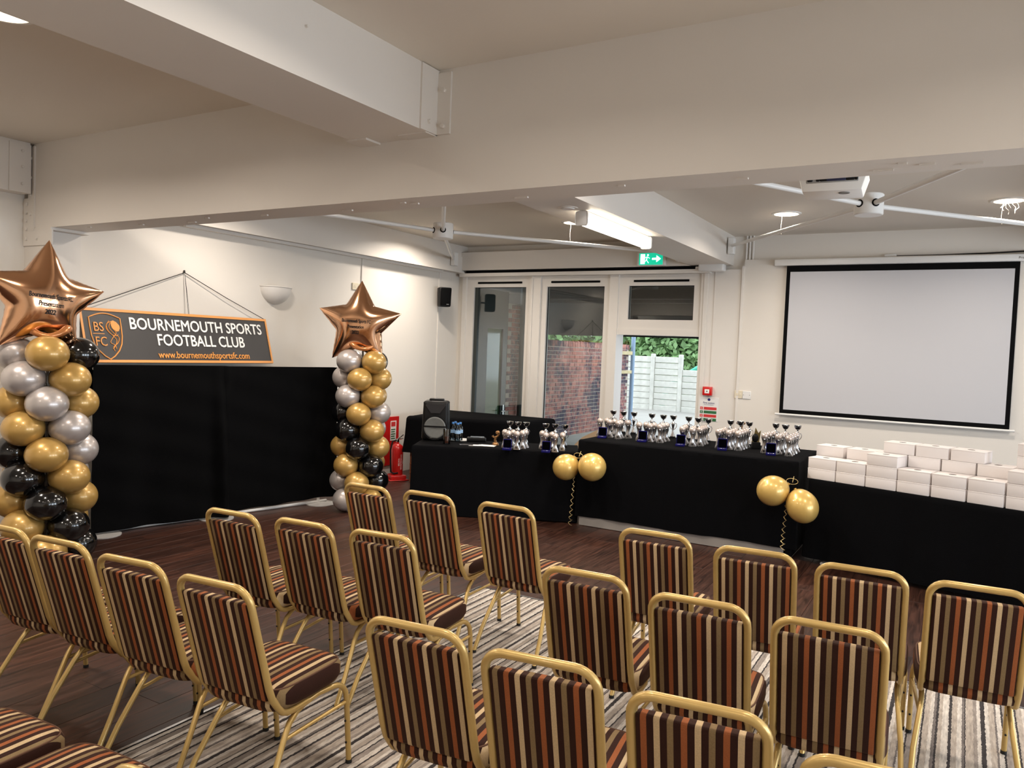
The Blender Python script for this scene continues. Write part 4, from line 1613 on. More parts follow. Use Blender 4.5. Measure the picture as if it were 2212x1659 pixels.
TZ = 0.762
TA_ANG = R(26.2)
TA0 = (-5.13, 6.68)
TA_L, TA_D = 1.805, 0.66
o = cloth_box(rect(TA0, TA_ANG, TA_L, TA_D), TZ, 0.012, 0.007, 2, flare=0.008).build('tablecloth', M_CLOTH)
tag(o, 'black cloth to the floor over the low table holding the party speaker', 'tablecloth')
TC_ANG = R(-16.5)
TC0 = (-1.175, 7.46)
TC_L, TC_D = 1.86, 0.76
o = cloth_box(rect(TC0, TC_ANG, TC_L, TC_D), TZ, 0.045, 0.009, 5, flare=0.02).build('tablecloth', M_CLOTH)
tag(o, 'black cloth over the table stacked with white boxes', 'tablecloth')
t = thing('folding_table', 'folding table with pale tube legs under the cloth of white boxes', 'table', (TC0[0], TC0[1], 0), TC_ANG)
MB().rbox(0.03, TC_L - 0.03, 0.03, TC_D - 0.03, TZ - 0.04, TZ - 0.008, 0.006, 1).build('tabletop', M_STEELG, t)
for xx in (0.16, TC_L - 0.16):
    for yy in (0.07, TC_D - 0.07):
        lg = MB().tube([(xx, yy, 0.0), (xx, yy, TZ - 0.04)], 0.015, 8).build('leg', M_STEELG, t)
    MB().tube([(xx, 0.0, 0.012), (xx, TC_D - 0.03, 0.012)], 0.014, 8).build('foot_bar', mat('pale_grey_foot', (186, 184, 180), 0.4), t)

# taller counter with grey kick panel
KX0, KX1, KY0, KY1, KZ = -3.49, -1.26, 7.42, 8.50, 0.913
t = thing('display_counter', 'tall counter with pale grey kick panel under the trophies', 'counter', ((KX0 + KX1) / 2, KY0, 0))
hw = (KX1 - KX0) / 2
MB().rbox(-hw + 0.04, hw - 0.04, 0.02, KY1 - KY0 - 0.03, 0.01, KZ - 0.01, 0.008, 1).build('carcass', M_BLACKM, t)
MB().box(-hw + 0.04, hw - 0.10, 0.004, 0.02, 0.005, 0.15).build('kick_panel', M_STEELG, t, smooth=False)
o = cloth_box([(KX0, KY0), (KX1, KY0), (KX1, KY1), (KX0, KY1)], KZ, 0.10, 0.006, 9, flare=0.004).build('tablecloth', M_CLOTH)
tag(o, 'black cloth over the tall counter displaying rows of trophies', 'tablecloth')

# tan board standing behind the counter by the window
BYb = 9.25
bp_ = [ony(px, py, BYb) for px, py in ((1241, 960), (1258, 944), (1294, 927), (1300, 934))]
o = MB().prism([(bp_[0].x, 0.002), (bp_[3].x, 0.002), (bp_[3].x, bp_[3].z), (bp_[2].x, bp_[2].z), (bp_[1].x, bp_[1].z), (bp_[0].x, bp_[0].z)], BYb, BYb + 0.03).build('tan_board', mat('tan_ply', (176, 152, 124), 0.7, noise=0.08, nscale=5), smooth=False)
tag(o, 'tan wooden board with a sloping top behind the trophy counter', 'board')
# covered wooden cabinet in the corner
cab = [(-6.42, 8.22), (-4.98, 8.86), (-4.90, 9.62), (-6.70, 9.50)]
t = thing('corner_cabinet', 'brown wooden cabinet in the corner under a black cloth', 'cabinet', (-6.0, 8.9, 0))
vs = [(x_ + 6.0 + (0.04 if x_ < -6 else -0.05), y_ - 8.9 + (0.05 if y_ < 9 else -0.05)) for x_, y_ in cab]
mb = MB()
mb.add([(a, b, 0) for a, b in vs] + [(a, b, 0.86) for a, b in vs], [(0, 1, 2, 3), (4, 7, 6, 5), (0, 4, 5, 1), (1, 5, 6, 2), (2, 6, 7, 3), (3, 7, 4, 0)])
mb.build('carcass', M_WOOD, t, smooth=False)
for zz in (0.12, 0.24, 0.36):
    A, B = Vector(vs[0] + (zz,)), Vector(vs[1] + (zz,))
    MB().tube([A, B], 0.012, 6).build('moulding', M_WOOD, t)
o = cloth_box(cab, 0.89, 0.40, 0.012, 12, r=0.05, flare=0.03).build('tablecloth', M_CLOTH)
tag(o, 'black cloth draped over the corner cabinet below the left window', 'tablecloth')

# ------------------------------------------------------------------ white boxes
BWD, BDP, BHT = 0.258, 0.195, 0.0985


def white_box_proto():
    t_ = thing('white_box', '', 'box')
    mb_ = MB().rbox(0.002, BWD - 0.002, 0.0, BDP, 0.0, BHT * 0.93, 0.006, 2)
    mb_.build('tray', M_BOX, t_)
    MB().rbox(0.0, BWD, -0.001, BDP + 0.001, BHT * 0.86, BHT - 0.0008, 0.006, 2).build('lid', M_BOX, t_)
    MB().lathe([(0, 0), (0.028, 0), (0.028, 0.0006), (0, 0.0006)], 18, (BWD / 2, BDP * 0.45, BHT - 0.001), Matrix.Scale(1.0, 3)).build('finger_hole', M_HOLE, t_)
    return t_


bp = white_box_proto()
first = [True]


def put_box(u, v, lev, label, group):
    uu = Vector((math.cos(TC_ANG), math.sin(TC_ANG)))
    nn = Vector((-uu.y, uu.x))
    P = Vector(TC0) + uu * u + nn * v
    loc = (P.x, P.y, TZ + lev * BHT)
    rz = TC_ANG + R(random.uniform(-0.3, 0.3))
    if first[0]:
        first[0] = False
        bp.location = loc
        bp.rotation_euler = (0, 0, rz)
        bp['label'] = label
        bp['group'] = group
    else:
        dup(bp, loc, rz, label, group)


ORD = ('first', 'second', 'third', 'fourth', 'fifth', 'sixth', 'seventh')
LEV = ('bottom', 'second from bottom', 'third from bottom', 'fourth from bottom', 'topmost')
fx = [-0.034, 0.228, 0.490, 0.752, 1.020, 1.288, 1.556]
for i, (u, n_) in enumerate(zip(fx, (2, 2, 3, 2, 2, 2, 3))):
    for l in range(n_):
        put_box(u, 0.03 + (0.004 if l else 0), l, 'white card box, %s in the %s front stack from the counter' % (LEV[l], ORD[i]), 'white boxes in the front row')
bx = [-0.055, 0.25, 0.515, 0.74, 1.02, 1.285, 1.56]
bxn = (3, 3, 3, 3, 3, 3, 5)
bx = [-0.06, 0.225, 0.49, 0.755, 1.022, 1.288, 1.56]
for i, (u, n_) in enumerate(zip(bx, bxn)):
    for l in range(n_):
        put_box(u, 0.235 + (0.003 * l), l, 'white card box, %s in the %s rear stack from the counter' % (LEV[l], ORD[i]), 'white boxes in the rear row')
for i, u in enumerate((0.545, 0.812, 1.085)):
    put_box(u, 0.245, 3, 'white card box, %s from the counter of three along the top rear layer' % ORD[i], 'white boxes on the top layer')

# ------------------------------------------------------------------ trophies
def ball_trophy():
    t_ = thing('ball_trophy', '', 'trophy')
    mb_ = MB()
    lev = [(0.0, 0.040, 0.030, 0.0), (0.012, 0.039, 0.028, 0.0), (0.035, 0.028, 0.022, -0.002), (0.06, 0.019, 0.018, -0.004), (0.085, 0.017, 0.016, 0.0),
           (0.11, 0.021, 0.018, 0.004), (0.13, 0.026, 0.022, 0.003), (0.15, 0.029, 0.026, 0.0), (0.165, 0.027, 0.025, 0.0)]
    n_ = 14
    vs_, fs_ = [], []
    for (z_, a_, b_, sh) in lev:
        tw = z_ * 6
        for k in range(n_):
            an = 2 * PI * k / n_
            rr = 1 + 0.16 * math.cos(3 * (an + tw))
            vs_.append((a_ * rr * math.cos(an) + sh, b_ * rr * math.sin(an), z_))
    for j in range(len(lev) - 1):
        for k in range(n_):
            k2 = (k + 1) % n_
            fs_.append((j * n_ + k, j * n_ + k2, (j + 1) * n_ + k2, (j + 1) * n_ + k))
    fs_.append(tuple(range(n_))[::-1])
    fs_.append(tuple((len(lev) - 1) * n_ + k for k in range(n_)))
    mb_.add(vs_, fs_)
    mb_.build('body', M_SILV, t_)
    MB().ell((0, 0, 0.168), 0.034, 0.034, 0.034, 18, 12).build('football', M_PEARL, t_)
    MB().lathe([(0, 0), (0.008, 0), (0.008, 0.003)], 12, (0, -0.030, 0.022), Matrix.Rotation(R(100), 3, 'X')).build('emblem_disc', M_BLACK, t_)
    MB().prism([(-0.034, 0.0), (0.034, 0.0), (0.014, 0.04), (-0.014, 0.04)], -0.031, -0.012).build('plate', M_SILV, t_, smooth=False)
    MB().ell((0, -0.029, 0.137), 0.0085, 0.006, 0.0085, 10, 6).build('stud', M_CHROME, t_)
    return t_


def cup_trophy():
    t_ = thing('cup_trophy', '', 'trophy')
    MB().lathe([(0.030, 0.0), (0.030, 0.018), (0.026, 0.022), (0.0, 0.022)], 20).build('base', mat('dark_marble', (26, 26, 28), 0.2), t_)
    MB().lathe([(0.024, 0.022), (0.022, 0.035), (0.012, 0.06), (0.010, 0.10), (0.014, 0.13), (0.021, 0.158), (0.020, 0.17), (0.008, 0.185), (0.006, 0.192), (0.011, 0.198), (0.005, 0.205)], 18).build('stem', M_CHROME, t_)
    MB().lathe([(0.004, 0.203), (0.018, 0.207), (0.031, 0.222), (0.037, 0.240), (0.039, 0.252), (0.036, 0.252), (0.030, 0.232), (0.012, 0.214), (0.0, 0.212)], 22).build('bowl', M_CHROME, t_)
    for s in (-1, 1):
        pts = [(s * 0.018, 0, 0.165), (s * 0.032, 0, 0.168), (s * 0.040, 0, 0.150), (s * 0.036, 0, 0.125), (s * 0.022, 0, 0.105), (s * 0.011, 0, 0.098)]
        MB().tube(pts, 0.0035, 7).build('handle', M_CHROME, t_)
    return t_


def medal_case():
    t_ = thing('medal_case', '', 'medal case')
    MB().rbox(-0.046, 0.046, -0.035, 0.045, 0.0, 0.022, 0.006, 2).build('tray', M_NAVY, t_)
    MB().rbox(-0.046, 0.046, 0.032, 0.050, 0.020, 0.115, 0.007, 2).build('lid', M_NAVY, t_)
    MB().rbox(-0.040, 0.040, 0.0305, 0.034, 0.026, 0.109, 0.003, 1).build('lid_lining', M_VELV, t_)
    MB().rbox(-0.030, 0.030, -0.028, -0.018, 0.018, 0.0235, 0.002, 1).build('medal_card', M_SILV, t_)
    return t_


PROTO = {'ball': ball_trophy(), 'cup': cup_trophy(), 'case': medal_case()}
used = set()


def place(kind, P, rz, label, group):
    p = PROTO[kind]
    if kind in used:
        return dup(p, P, rz, label, group)
    used.add(kind)
    p.location = P
    p.rotation_euler = (0, 0, rz)
    p['label'] = label
    p['group'] = group
    return p


WHERE = ['the cluster at the counter end by the low table', 'the second counter cluster from the low table', 'the middle cluster of the counter',
         'the fourth cluster along the counter, before a gold trophy', 'the cluster at the counter end by the white boxes']
S5, OX5, OY5 = 4.424, 1260, 840
G5 = [
    ([(178, 305), (215, 305), (258, 318), (300, 315), (333, 330), (375, 325), (408, 325)], [(290, 213), (388, 223), (487, 230)], (190, 468)),
    ([(553, 345), (590, 345), (637, 355), (675, 350), (722, 365), (760, 355), (795, 350)], [(658, 245), (768, 256), (863, 262)], (570, 505)),
    ([(950, 383), (975, 370), (1038, 395), (1058, 382), (1115, 390), (1138, 380), (1160, 375)], [(1010, 274), (1102, 285), (1198, 293)], (935, 545)),
    ([(1295, 410), (1325, 403), (1352, 395), (1393, 420), (1425, 412), (1452, 402), (1483, 428), (1510, 420), (1535, 412), (1558, 405)], [(1410, 308), (1505, 316), (1590, 323)], (1335, 585)),
    ([(1735, 450), (1775, 440), (1815, 430), (1865, 460), (1900, 450), (1925, 440), (1955, 480), (1985, 465), (2010, 455), (2035, 445)], [(1843, 340), (1935, 350), (2052, 355)], (1798, 632)),
]
KT = KZ + 0.001


def relax(pts, dmin):
    pts = [p.copy() for p in pts]
    for _ in range(60):
        for i in range(len(pts)):
            for j in range(i):
                d = pts[i] - pts[j]
                d.z = 0
                L = d.length
                if L < dmin:
                    d = d / L if L > 1e-6 else Vector((0, 1, 0))
                    pts[i] += d * (dmin - L) / 2
                    pts[j] -= d * (dmin - L) / 2
    return pts


for gi, (balls, cups, case) in enumerate(G5):
    Pc = onz(OX5 + case[0] / S5, OY5 + case[1] / S5, KT)
    bl = []
    for (x_, y_) in balls:
        P = onz(OX5 + x_ / S5, OY5 + y_ / S5, KT + 0.168)
        P.z = KT
        P.y = max(min(P.y, KY1 - 0.27), Pc.y + 0.06)
        bl.append(P)
    for P in relax(bl, 0.088):
        place('ball', P, R(random.uniform(8, 22)), 'silver football trophy in ' + WHERE[gi], 'ball trophies on the counter')
    for (x_, y_) in cups:
        P = onz(OX5 + x_ / S5, OY5 + y_ / S5, KT + 0.245)
        P.z = KT
        P.y = min(max(P.y, 8.27), KY1 - 0.07)
        place('cup', P, R(random.uniform(5, 25)), 'chrome cup trophy behind ' + WHERE[gi], 'cup trophies on the counter')
    place('case', Pc - Vector((0, 0.035, 0)), R(random.uniform(8, 16)), 'open medal case before ' + WHERE[gi], 'medal cases on the counter')
WH2 = ['the low-table cluster beside the bronze figurine', 'the low-table cluster beside the counter']
S4, OX4, OY4 = 5.395, 850, 840
G4 = [
    ([(1300, 505), (1340, 520), (1395, 510), (1440, 525), (1505, 517), (1540, 508)], [(1360, 385), (1455, 392), (1550, 397)], (1352, 705)),
    ([(1735, 520), (1778, 540), (1850, 535), (1888, 552), (1972, 540)], [(1778, 412), (1888, 418), (2003, 427)], (1803, 732)),
]
for gi, (balls, cups, case) in enumerate(G4):
    bl = []
    for (x_, y_) in balls:
        P = onz(OX4 + x_ / S4, OY4 + y_ / S4, TZ + 0.169)
        P.z = TZ + 0.001
        bl.append(P)
    for P in relax(bl, 0.088):
        place('ball', P, R(random.uniform(14, 26)), 'silver football trophy in ' + WH2[gi], 'ball trophies on the low table')
    for (x_, y_) in cups:
        P = onz(OX4 + x_ / S4, OY4 + y_ / S4, TZ + 0.246)
        P.z = TZ + 0.001
        place('cup', P, R(random.uniform(14, 26)), 'chrome cup trophy behind ' + WH2[gi], 'cup trophies on the low table')
    P = onz(OX4 + case[0] / S4, OY4 + case[1] / S4, TZ + 0.001)
    place('case', P - Vector((-0.01, 0.075, 0)), R(22), 'open medal case before ' + WH2[gi], 'medal cases on the low table')

# gold and black special trophy, and a boot trophy behind the fourth cluster
P = onz(1260 + 1648 / S5, 840 + 570 / S5, KT)
t = thing('star_trophy', 'gold and black upright trophy on a black block base', 'trophy', P, R(20))
MB().rbox(-0.042, 0.042, -0.032, 0.04, 0, 0.068, 0.004, 1).build('base', M_BLACK, t)
MB().prism([(-0.045, 0.068), (0.03, 0.068), (0.042, 0.19), (0.018, 0.16), (-0.012, 0.215), (-0.025, 0.13)], -0.012, 0.012).build('wing', mat('aged_gold', (150, 132, 84), 0.3, 0.85), t, smooth=False)
MB().ell((-0.012, -0.012, 0.11), 0.034, 0.02, 0.045, 14, 10).build('figure', M_BLACK, t)
P = onz(1260 + 1475 / S5, 840 + 352 / S5, KT + 0.21)
P.z = KT
P.y = 8.42
P.x = P.x * 1.0
t = thing('boot_trophy', 'bronze toned boot trophy behind the cups of the fourth cluster', 'trophy', P, R(20))
MB().lathe([(0.03, 0), (0.03, 0.02), (0.012, 0.03), (0.010, 0.19), (0.02, 0.2)], 14).build('stem', M_BRONZE, t)
MB().ell((-0.01, 0, 0.225), 0.048, 0.018, 0.022, 14, 10).build('boot', M_BRONZE, t)

# ------------------------------------------------------------------ things on the low table
def onT(x_, y_):
    return onz(x_, y_, TZ + 0.001)


P = onT(850 + 490 / S4, 840 + 590 / S4)
t = thing('party_speaker', 'black portable party loudspeaker with round woofer on the low table', 'speaker', P, R(30))


def psp(co):
    z = co.z
    k = 1.0 - 0.05 * z / 0.5
    if 0.26 < z < 0.42:
        k *= 0.96
    return Vector((co.x * k, co.y * (1 - 0.1 * z / 0.5), z))


MB().rbox(-0.155, 0.155, -0.12, 0.14, 0.0, 0.45, 0.035, 3, psp).build('cabinet', M_BLACK, t)
MB().rbox(-0.085, 0.085, -0.02, 0.06, 0.43, 0.475, 0.012, 2).build('carry_handle', M_BLACK, t)
rx = Matrix.Rotation(R(90), 3, 'X')
MB().lathe([(0.0, 0.0), (0.045, 0.004), (0.105, 0.012), (0.118, 0.014), (0.125, 0.010), (0.128, 0.0)], 30, (0, -0.121, 0.15), rx).build('woofer_grille', mat('grey_grille', (120, 122, 120), 0.35, 0.4, noise=0.15, nscale=30), t)
MB().lathe([(0.128, -0.004), (0.128, 0.016), (0.142, 0.016), (0.142, -0.004)], 30, (0, -0.121, 0.15), rx).build('woofer_ring', M_BLACK, t)
MB().rbox(-0.125, 0.125, -0.142, -0.13, 0.155, 0.172, 0.004, 1).build('grille_bar', M_BLACK, t)
horn = [(-0.115, 0.405), (-0.05, 0.315), (0.05, 0.315), (0.115, 0.405), (0.10, 0.42), (-0.10, 0.42)]
MB().prism(horn, -0.128, -0.10).build('horn', mat('dark_horn', (38, 38, 40), 0.3), t, smooth=False)
MB().rbox(-0.06, 0.03, -0.135, -0.125, 0.026, 0.036, 0.002, 1).build('badge', M_CHROME, t)
# pint glass
P = onT(850 + 618 / S4, 840 + 640 / S4)
t = thing('pint_glass', 'tall glass one third full of brown drink in front of the party speaker', 'glass', P)
M_CLEAR = glass_material('clear_glass', (0.97, 0.98, 0.98, 1))
MB().lathe([(0.0, 0.002), (0.036, 0.002), (0.042, 0.165), (0.040, 0.165), (0.034, 0.010), (0.0, 0.008)], 24).build('tumbler', M_CLEAR, t)
MB().lathe([(0.0, 0.011), (0.0335, 0.011), (0.0365, 0.085), (0.0, 0.085)], 24).build('drink', mat('brown_drink', (120, 52, 18), 0.1, spec=0.6), t)
# water bottles
M_PET = glass_material('clear_plastic', (0.86, 0.91, 0.95, 1))
for k, (x_, y_) in enumerate(((688, 600), (745, 612), (772, 602), (715, 590))):
    P = onT(850 + x_ / S4, 840 + y_ / S4)
    t = thing('water_bottle', 'small clear water bottle with blue cap beside the party speaker', 'bottle', P, group='water bottles by the party speaker')
    MB().lathe([(0.0, 0.002), (0.030, 0.002), (0.033, 0.012), (0.031, 0.03), (0.033, 0.05), (0.031, 0.07), (0.033, 0.09), (0.033, 0.13), (0.026, 0.165), (0.013, 0.185), (0.013, 0.2)], 20).build('body', M_PET, t)
    MB().lathe([(0.0, 0.006), (0.028, 0.006), (0.0285, 0.14), (0.0, 0.14)], 20).build('water', glass_material('water', (0.80, 0.87, 0.92, 1)) if 'water' not in MATS else MATS['water'], t)
    MB().lathe([(0.015, 0.193), (0.015, 0.212), (0.0, 0.213)], 16).build('cap', mat('blue_cap', (74, 132, 200), 0.4), t)
    MB().lathe([(0.0337, 0.09), (0.0337, 0.128)], 20, caps=False).build('paper_label', mat('blue_label', (150, 186, 224), 0.5), t)
# paper plate, papers, phone, mic box
P = onT(850 + 775 / S4, 840 + 605 / S4)
t = thing('paper_plate', 'white paper plate beneath the water bottles', 'plate', (P.x - 0.03, P.y + 0.05, P.z))
MB().lathe([(0.0, 0.001), (0.10, 0.001), (0.14, 0.006), (0.142, 0.008), (0.10, 0.003), (0.0, 0.003)], 28).build('dish', M_WHITE, t)
P = onT(850 + 965 / S4, 840 + 615 / S4)
t = thing('card_reader', 'black card payment case lying open on the low table', 'card reader', P, R(30))
MB().rbox(-0.11, 0.11, -0.045, 0.05, 0, 0.05, 0.012, 2).build('case', M_BLACK, t)
MB().rbox(-0.07, 0.09, -0.035, 0.04, 0.048, 0.058, 0.004, 1).build('screen', mat('grey_screen', (112, 120, 128), 0.2), t)
P = onT(850 + 845 / S4, 840 + 655 / S4)
t = thing('smartphone', 'dark phone lying face down by the papers', 'phone', P, R(40))
MB().rbox(-0.075, 0.075, -0.036, 0.036, 0, 0.009, 0.003, 2).build('body', mat('phone_grey', (52, 50, 52), 0.3), t)
P = onT(850 + 1010 / S4, 840 + 662 / S4)
for k, (dx, dy, rz) in enumerate(((-0.03, 0.0, 30), (0.06, 0.035, 18))):
    t = thing('paper_sheet', ['white printed paper slip with a small red mark on the low table', 'white folded paper beside the printed slip'][k], 'paper', (P.x + dx, P.y + dy, P.z + 0.002 * k), R(rz))
    MB().rbox(-0.10, 0.10, -0.055, 0.055, 0, 0.0016, 0.0005, 1).build('sheet', M_LETTER, t)
    if k == 0:
        MB().box(0.0, 0.025, -0.01, 0.012, 0.0016, 0.002).build('red_mark', M_NRED, t, smooth=False)
    else:
        MB().rbox(-0.07, 0.08, -0.04, 0.045, 0.0016, 0.006, 0.001, 1).build('folded_leaf', M_LETTER, t)
P = onT(850 + 1187 / S4, 840 + 655 / S4)
t = thing('bronze_figurine', 'small bronze football figurine on the low table by the papers', 'figurine', P, R(25))
MB().lathe([(0.0, 0), (0.040, 0), (0.038, 0.018), (0.028, 0.03), (0.0, 0.034)], 16).build('base', M_BRONZE, t)
mb = MB()
mb.tube([(0.0, 0, 0.03), (-0.006, 0, 0.06), (0.004, 0, 0.09)], [0.018, 0.014, 0.017], 10)
mb.tube([(0.0, 0, 0.085), (0.028, 0, 0.105), (0.036, 0, 0.13)], [0.014, 0.012, 0.014], 10)
mb.tube([(0.0, 0, 0.085), (-0.026, 0, 0.09), (-0.036, 0, 0.105)], [0.012, 0.010, 0.014], 10)
mb.build('figure', M_BRONZE, t)
MB().ell((0.022, 0, 0.14), 0.026, 0.02, 0.024, 12, 8).build('ball', M_BRONZE, t)

# ------------------------------------------------------------------ fire extinguisher and board
t = thing('fire_extinguisher', 'red fire extinguisher on a red floor stand by the corner', 'fire extinguisher', (-6.60, 8.27, 0), R(58))
MB().rbox(-0.14, 0.14, -0.12, 0.12, 0, 0.015, 0.006, 1).rbox(-0.11, 0.11, -0.105, 0.10, 0.012, 0.075, 0.02, 2).build('floor_stand', M_RED, t)
MB().lathe([(0.0, 0.03), (0.075, 0.03), (0.082, 0.045), (0.082, 0.42), (0.072, 0.465), (0.045, 0.492), (0.022, 0.50), (0.022, 0.52)], 26).build('cylinder', M_RED, t)
MB().lathe([(0.02, 0.515), (0.024, 0.53), (0.018, 0.56), (0.0, 0.562)], 14).build('valve', M_CHROME, t)
MB().tube([(0.0, 0, 0.555), (0.03, -0.02, 0.585), (0.06, -0.05, 0.62)], 0.008, 7).build('lever', M_CHROME, t)
MB().tube([(0.0, 0, 0.555), (0.04, -0.02, 0.56), (0.07, -0.04, 0.575)], 0.008, 7).build('carry_handle', M_CHROME, t)
MB().tube([(-0.02, 0, 0.54), (-0.08, -0.03, 0.53), (-0.11, -0.04, 0.42), (-0.105, -0.04, 0.25), (-0.10, -0.05, 0.12), (-0.07, -0.08, 0.10), (-0.02, -0.11, 0.11)], 0.011, 8).build('hose', M_BLACK, t)
for k, s in enumerate(('WATER', 'EXTINGUISHER', 'FIRE')):
    me = text_mesh(s, 0.03, 0.0, 0.0)
    for v in me.vertices:
        # wrap upright lettering on the body
        a = -PI / 2 + 0.28 + (v.co.z + (k - 1) * 0.035) / 0.082
        zz = 0.25 - v.co.x
        v.co = (0.0828 * math.cos(a), 0.0828 * math.sin(a), zz)
    obj('cylinder_lettering', me, M_LETTER, t)
A, B = onx(834, 906, XL + 0.02), onx(857, 952, XL + 0.02)
t = thing('extinguisher_board', 'red board with white instruction label on the wall behind the extinguisher', 'sign', (XL + 0.002, (A.y + B.y) / 2, 0.0), LW)
hw = (B.y - A.y) / 2 + 0.05
MB().rbox(-hw, hw, -0.012, 0.0, 0.12, A.z + 0.03, 0.004, 1).build('board', M_RED, t)
MB().box(-hw * 0.1, hw * 0.62, -0.015, -0.011, A.z - 0.31, A.z - 0.03).build('label_plate', M_LETTER, t, smooth=False)
MB().box(-hw * 0.02, hw * 0.5, -0.0165, -0.0145, A.z - 0.11, A.z - 0.045).build('flame_mark', M_NRED, t, smooth=False)
for k in range(5):
    MB().box(-hw * 0.02, hw * (0.5 - 0.06 * (k % 2)), -0.0165, -0.0145, A.z - 0.29 + k * 0.032, A.z - 0.275 + k * 0.032).build('label_line', M_NGRN, t, smooth=False)

# ------------------------------------------------------------------ chairs
def make_chair():
    t_ = thing('banquet_chair', '', 'chair')
    hx = 0.18
    sl = 0.29            # backward lean of the back, per metre of height

    def by(z):
        return max(0.0, (0.926 - z) * sl)
    # back hoop with the forward curve under the seat
    right = []
    right += [(hx, 0.35, 0.377), (hx, 0.27, 0.375), (hx, 0.228, 0.378), (hx, 0.195, 0.392), (hx, 0.170, 0.422), (hx, by(0.47) + 0.008, 0.462), (hx, by(0.51), 0.51)]
    right += [(hx, by(z), z) for z in (0.60, 0.70, 0.78, 0.845)]
    cr = 0.068
    for k in range(1, 8):
        a = (PI / 2) * k / 7
        x_ = hx - cr + cr * math.cos(a)
        z_ = 0.858 + cr * math.sin(a)
        right.append((x_, by(z_), z_))
    left = [(-x_, y_, z_) for x_, y_, z_ in right][::-1]
    MB().tube(right + left, 0.0148, 8, up=(1, 0, 0)).build('back_frame', M_GOLDT, t_, True, 50)

    def lean(co):
        z = co.z
        bul = 0.006 * (1 - (co.x / 0.17) ** 2)
        return Vector((co.x, co.y + by(z) + (bul if co.y > 0.01 else -bul * 0.5), z))
    MB().rbox(-0.167, 0.167, -0.013, 0.030, 0.452, 0.868, 0.010, 2, lean, cuts=2).build('backrest', M_FABRIC, t_, True, 50)
    # seat cushion, rounded in plan, slightly domed
    nn = 56
    ya, yb = 0.135, 0.575
    yc, hy = (ya + yb) / 2, (yb - ya) / 2

    def outline(k, ins):
        a = 2 * PI * k / nn
        c_, s_ = math.cos(a), math.sin(a)
        ex = 0.34
        wx = 0.209 - 0.012 * (1 if s_ < 0 else 0) * abs(s_) - ins
        x_ = wx * math.copysign(abs(c_) ** ex, c_)
        y_ = yc + (hy - ins) * math.copysign(abs(s_) ** ex, s_)
        return x_, y_
    rows = [(0.034, 0.392), (0.012, 0.400), (0.0, 0.425), (0.0, 0.466), (0.008, 0.484), (0.022, 0.493), (0.06, 0.500), (0.12, 0.504), (0.18, 0.505)]
    vs_, fs_ = [], []
    for (ins, z_) in rows:
        for k in range(nn):
            x_, y_ = outline(k, ins)
            vs_.append((x_, y_, z_))
    for j in range(len(rows) - 1):
        for k in range(nn):
            k2 = (k + 1) % nn
            fs_.append((j * nn + k, j * nn + k2, (j + 1) * nn + k2, (j + 1) * nn + k))
    fs_.append(tuple(range(nn))[::-1])
    fs_.append(tuple((len(rows) - 1) * nn + k for k in range(nn)))
    seat = MB().add(vs_, fs_).build('seat', M_FABRIC, t_, True, 60)
    MB().tube([outline(k, 0.011) + (0.4865,) for k in range(nn)], 0.0035, 5, closed=True).build('welt', M_PIPING, seat)
    # leg frames: front leg + top curve, rear leg
    for s in (-1, 1):
        lx = 0.203 * s
        lx2 = 0.172 * s
        fl = [(lx, 0.605, 0.006), (lx, 0.590, 0.16), (lx, 0.578, 0.29)]
        for k in range(1, 6):
            a = (PI / 2) * k / 5
            fl.append((lx + (lx2 - lx) * 0.1 * k, 0.576 - 0.075 + 0.075 * math.cos(a), 0.308 + 0.07 * math.sin(a)))
        fl += [(lx2, 0.42, 0.376), (lx2, 0.33, 0.366)]
        l1 = MB().tube(fl, 0.0125, 8).build('leg', M_GOLDT, t_, True, 50)
        MB().lathe([(0.0142, 0.0), (0.0142, 0.016), (0.0, 0.016)], 10, (lx, 0.605, 0)).build('foot_cap', M_RUB, l1)
        for zz in (0.10, 0.20):
            MB().lathe([(0, 0), (0.005, 0), (0.005, 0.003)], 8, (lx, 0.605 - zz * 0.095 - 0.0125, zz), rx).build('screw', M_RUB, l1)
        rl = [(lx2, 0.34, 0.367), (lx2, 0.29, 0.352), (lx2, 0.25, 0.322), (lx2 * 1.03, 0.218, 0.28), (lx2 * 1.15, 0.128, 0.14), (0.206 * s, 0.05, 0.008)]
        l2 = MB().tube(rl, 0.0125, 8).build('leg', M_GOLDT, t_, True, 50)
        MB().lathe([(0.0142, 0.0), (0.0142, 0.016), (0.0, 0.016)], 10, (0.206 * s, 0.051, 0)).build('foot_cap', M_RUB, l2)
        MB().tube([(lx * 0.995, 0.578, 0.285), (lx2 * 1.04, 0.212, 0.27)], 0.0085, 8).build('stretcher', M_GOLDT, t_, True, 50)
    MB().tube([(-0.172, 0.36, 0.377), (0.172, 0.36, 0.377)], 0.010, 8).build('seat_rail', M_GOLDT, t_)
    MB().tube([(-0.172, 0.46, 0.380), (0.172, 0.46, 0.380)], 0.010, 8).build('seat_rail', M_GOLDT, t_)
    return t_


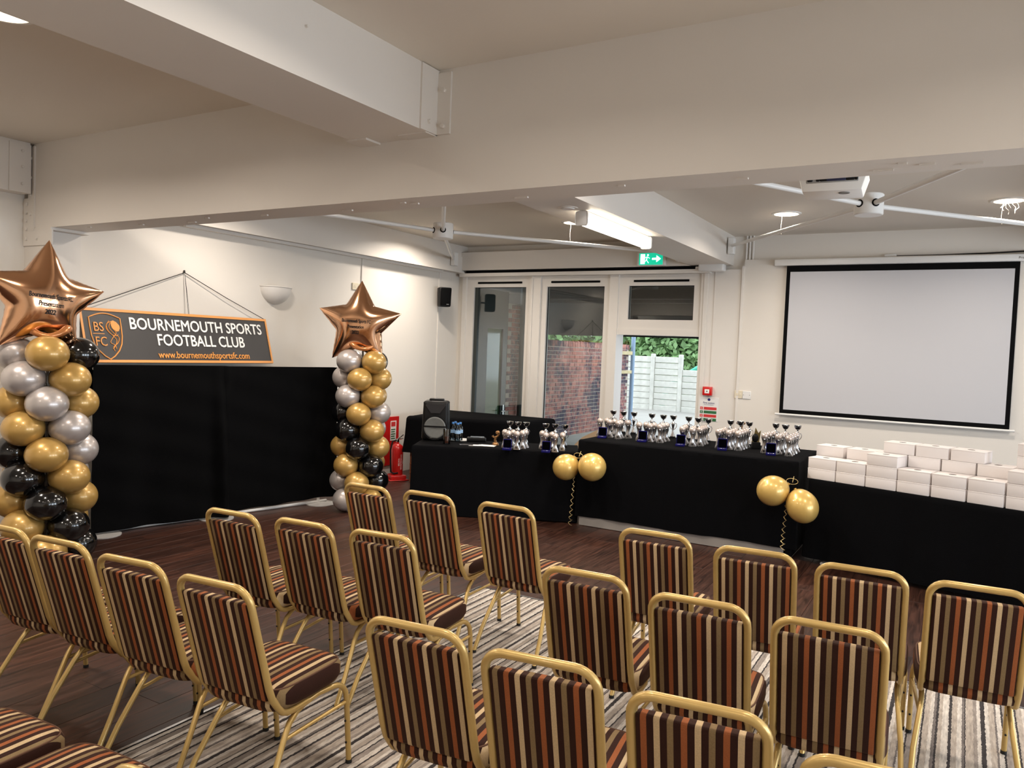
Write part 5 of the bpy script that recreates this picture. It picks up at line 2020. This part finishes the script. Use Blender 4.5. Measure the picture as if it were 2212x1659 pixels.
chair0 = make_chair()
G_FRONT, G_2, G_3, G_4 = 'front row chairs', 'second row chairs', 'third row chairs', 'fourth row chairs'
DS, SS = 'facing the drape', 'facing the screen'
BASE = 'gold framed striped chair'
chairs = [
    # centre x, y of the back top, yaw in degrees, label, group
    (-3.263, 3.783, 0, BASE + ', farthest from the aisle, front row ' + DS, G_FRONT),
    (-2.811, 3.830, 1.5, BASE + ', middle of the front row ' + DS, G_FRONT),
    (-2.259, 3.839, 1, BASE + ' next to the aisle, front row ' + DS, G_FRONT),
    (-1.322, 3.764, 4, BASE + ' next to the aisle, front row ' + SS, G_FRONT),
    (-0.811, 3.726, 5, BASE + ', second from the aisle, front row ' + SS, G_FRONT),
    (-0.346, 3.716, 3, BASE + ', third from the aisle, front row ' + SS, G_FRONT),
    (0.102, 3.726, 4, BASE + ', fourth from the aisle, front row ' + SS, G_FRONT),
    (-3.282, 2.740, 4, BASE + ', third from the aisle, second row ' + DS, G_2),
    (-2.835, 2.811, 4, BASE + ', second from the aisle, second row ' + DS, G_2),
    (-2.378, 2.872, 5, BASE + ' next to the aisle, second row ' + DS, G_2),
    (-1.310, 2.891, 4, BASE + ' next to the aisle, second row ' + SS, G_2),
    (-0.812, 2.830, 5, BASE + ', second from the aisle, second row ' + SS, G_2),
    (-0.355, 2.844, 4, BASE + ', third from the aisle, second row ' + SS, G_2),
    (-3.830, 1.882, 6, BASE + ', fourth from the aisle, third row ' + DS, G_3),
    (-3.380, 1.896, 6, BASE + ', third from the aisle, third row ' + DS, G_3),
    (-2.877, 1.901, 7, BASE + ', second from the aisle, third row ' + DS, G_3),
    (-2.389, 1.915, 5, BASE + ' next to the aisle, third row ' + DS, G_3),
    (-1.505, 1.996, 6, BASE + ' next to the aisle, third row ' + SS, G_3),
    (-1.038, 1.996, 8, BASE + ', second from the aisle, third row ' + SS, G_3),
    (-0.557, 1.981, 7, BASE + ', third from the aisle, third row ' + SS, G_3),
    (-0.093, 1.905, 6, BASE + ', fourth from the aisle, third row ' + SS, G_3),
    (-3.165, 0.910, 4, BASE + ', third from the aisle, rearmost row ' + DS, G_4),
    (-2.705, 0.905, 4, BASE + ', second from the aisle, rearmost row ' + DS, G_4),
    (-2.245, 0.925, 3, BASE + ' next to the aisle, rearmost row ' + DS, G_4),
    (-1.350, 0.990, 5, BASE + ' next to the aisle, rearmost row ' + SS, G_4),
]
for i, (x_, y_, a_, lab, grp) in enumerate(chairs):
    z_ = 0.0045 if x_ > -3.4 else 0.0
    if i == 0:
        chair0.location = (x_, y_, z_)
        chair0.rotation_euler = (0, 0, R(a_))
        chair0['label'] = lab
        chair0['group'] = grp
    else:
        dup(chair0, (x_, y_, z_), R(a_), lab, grp)
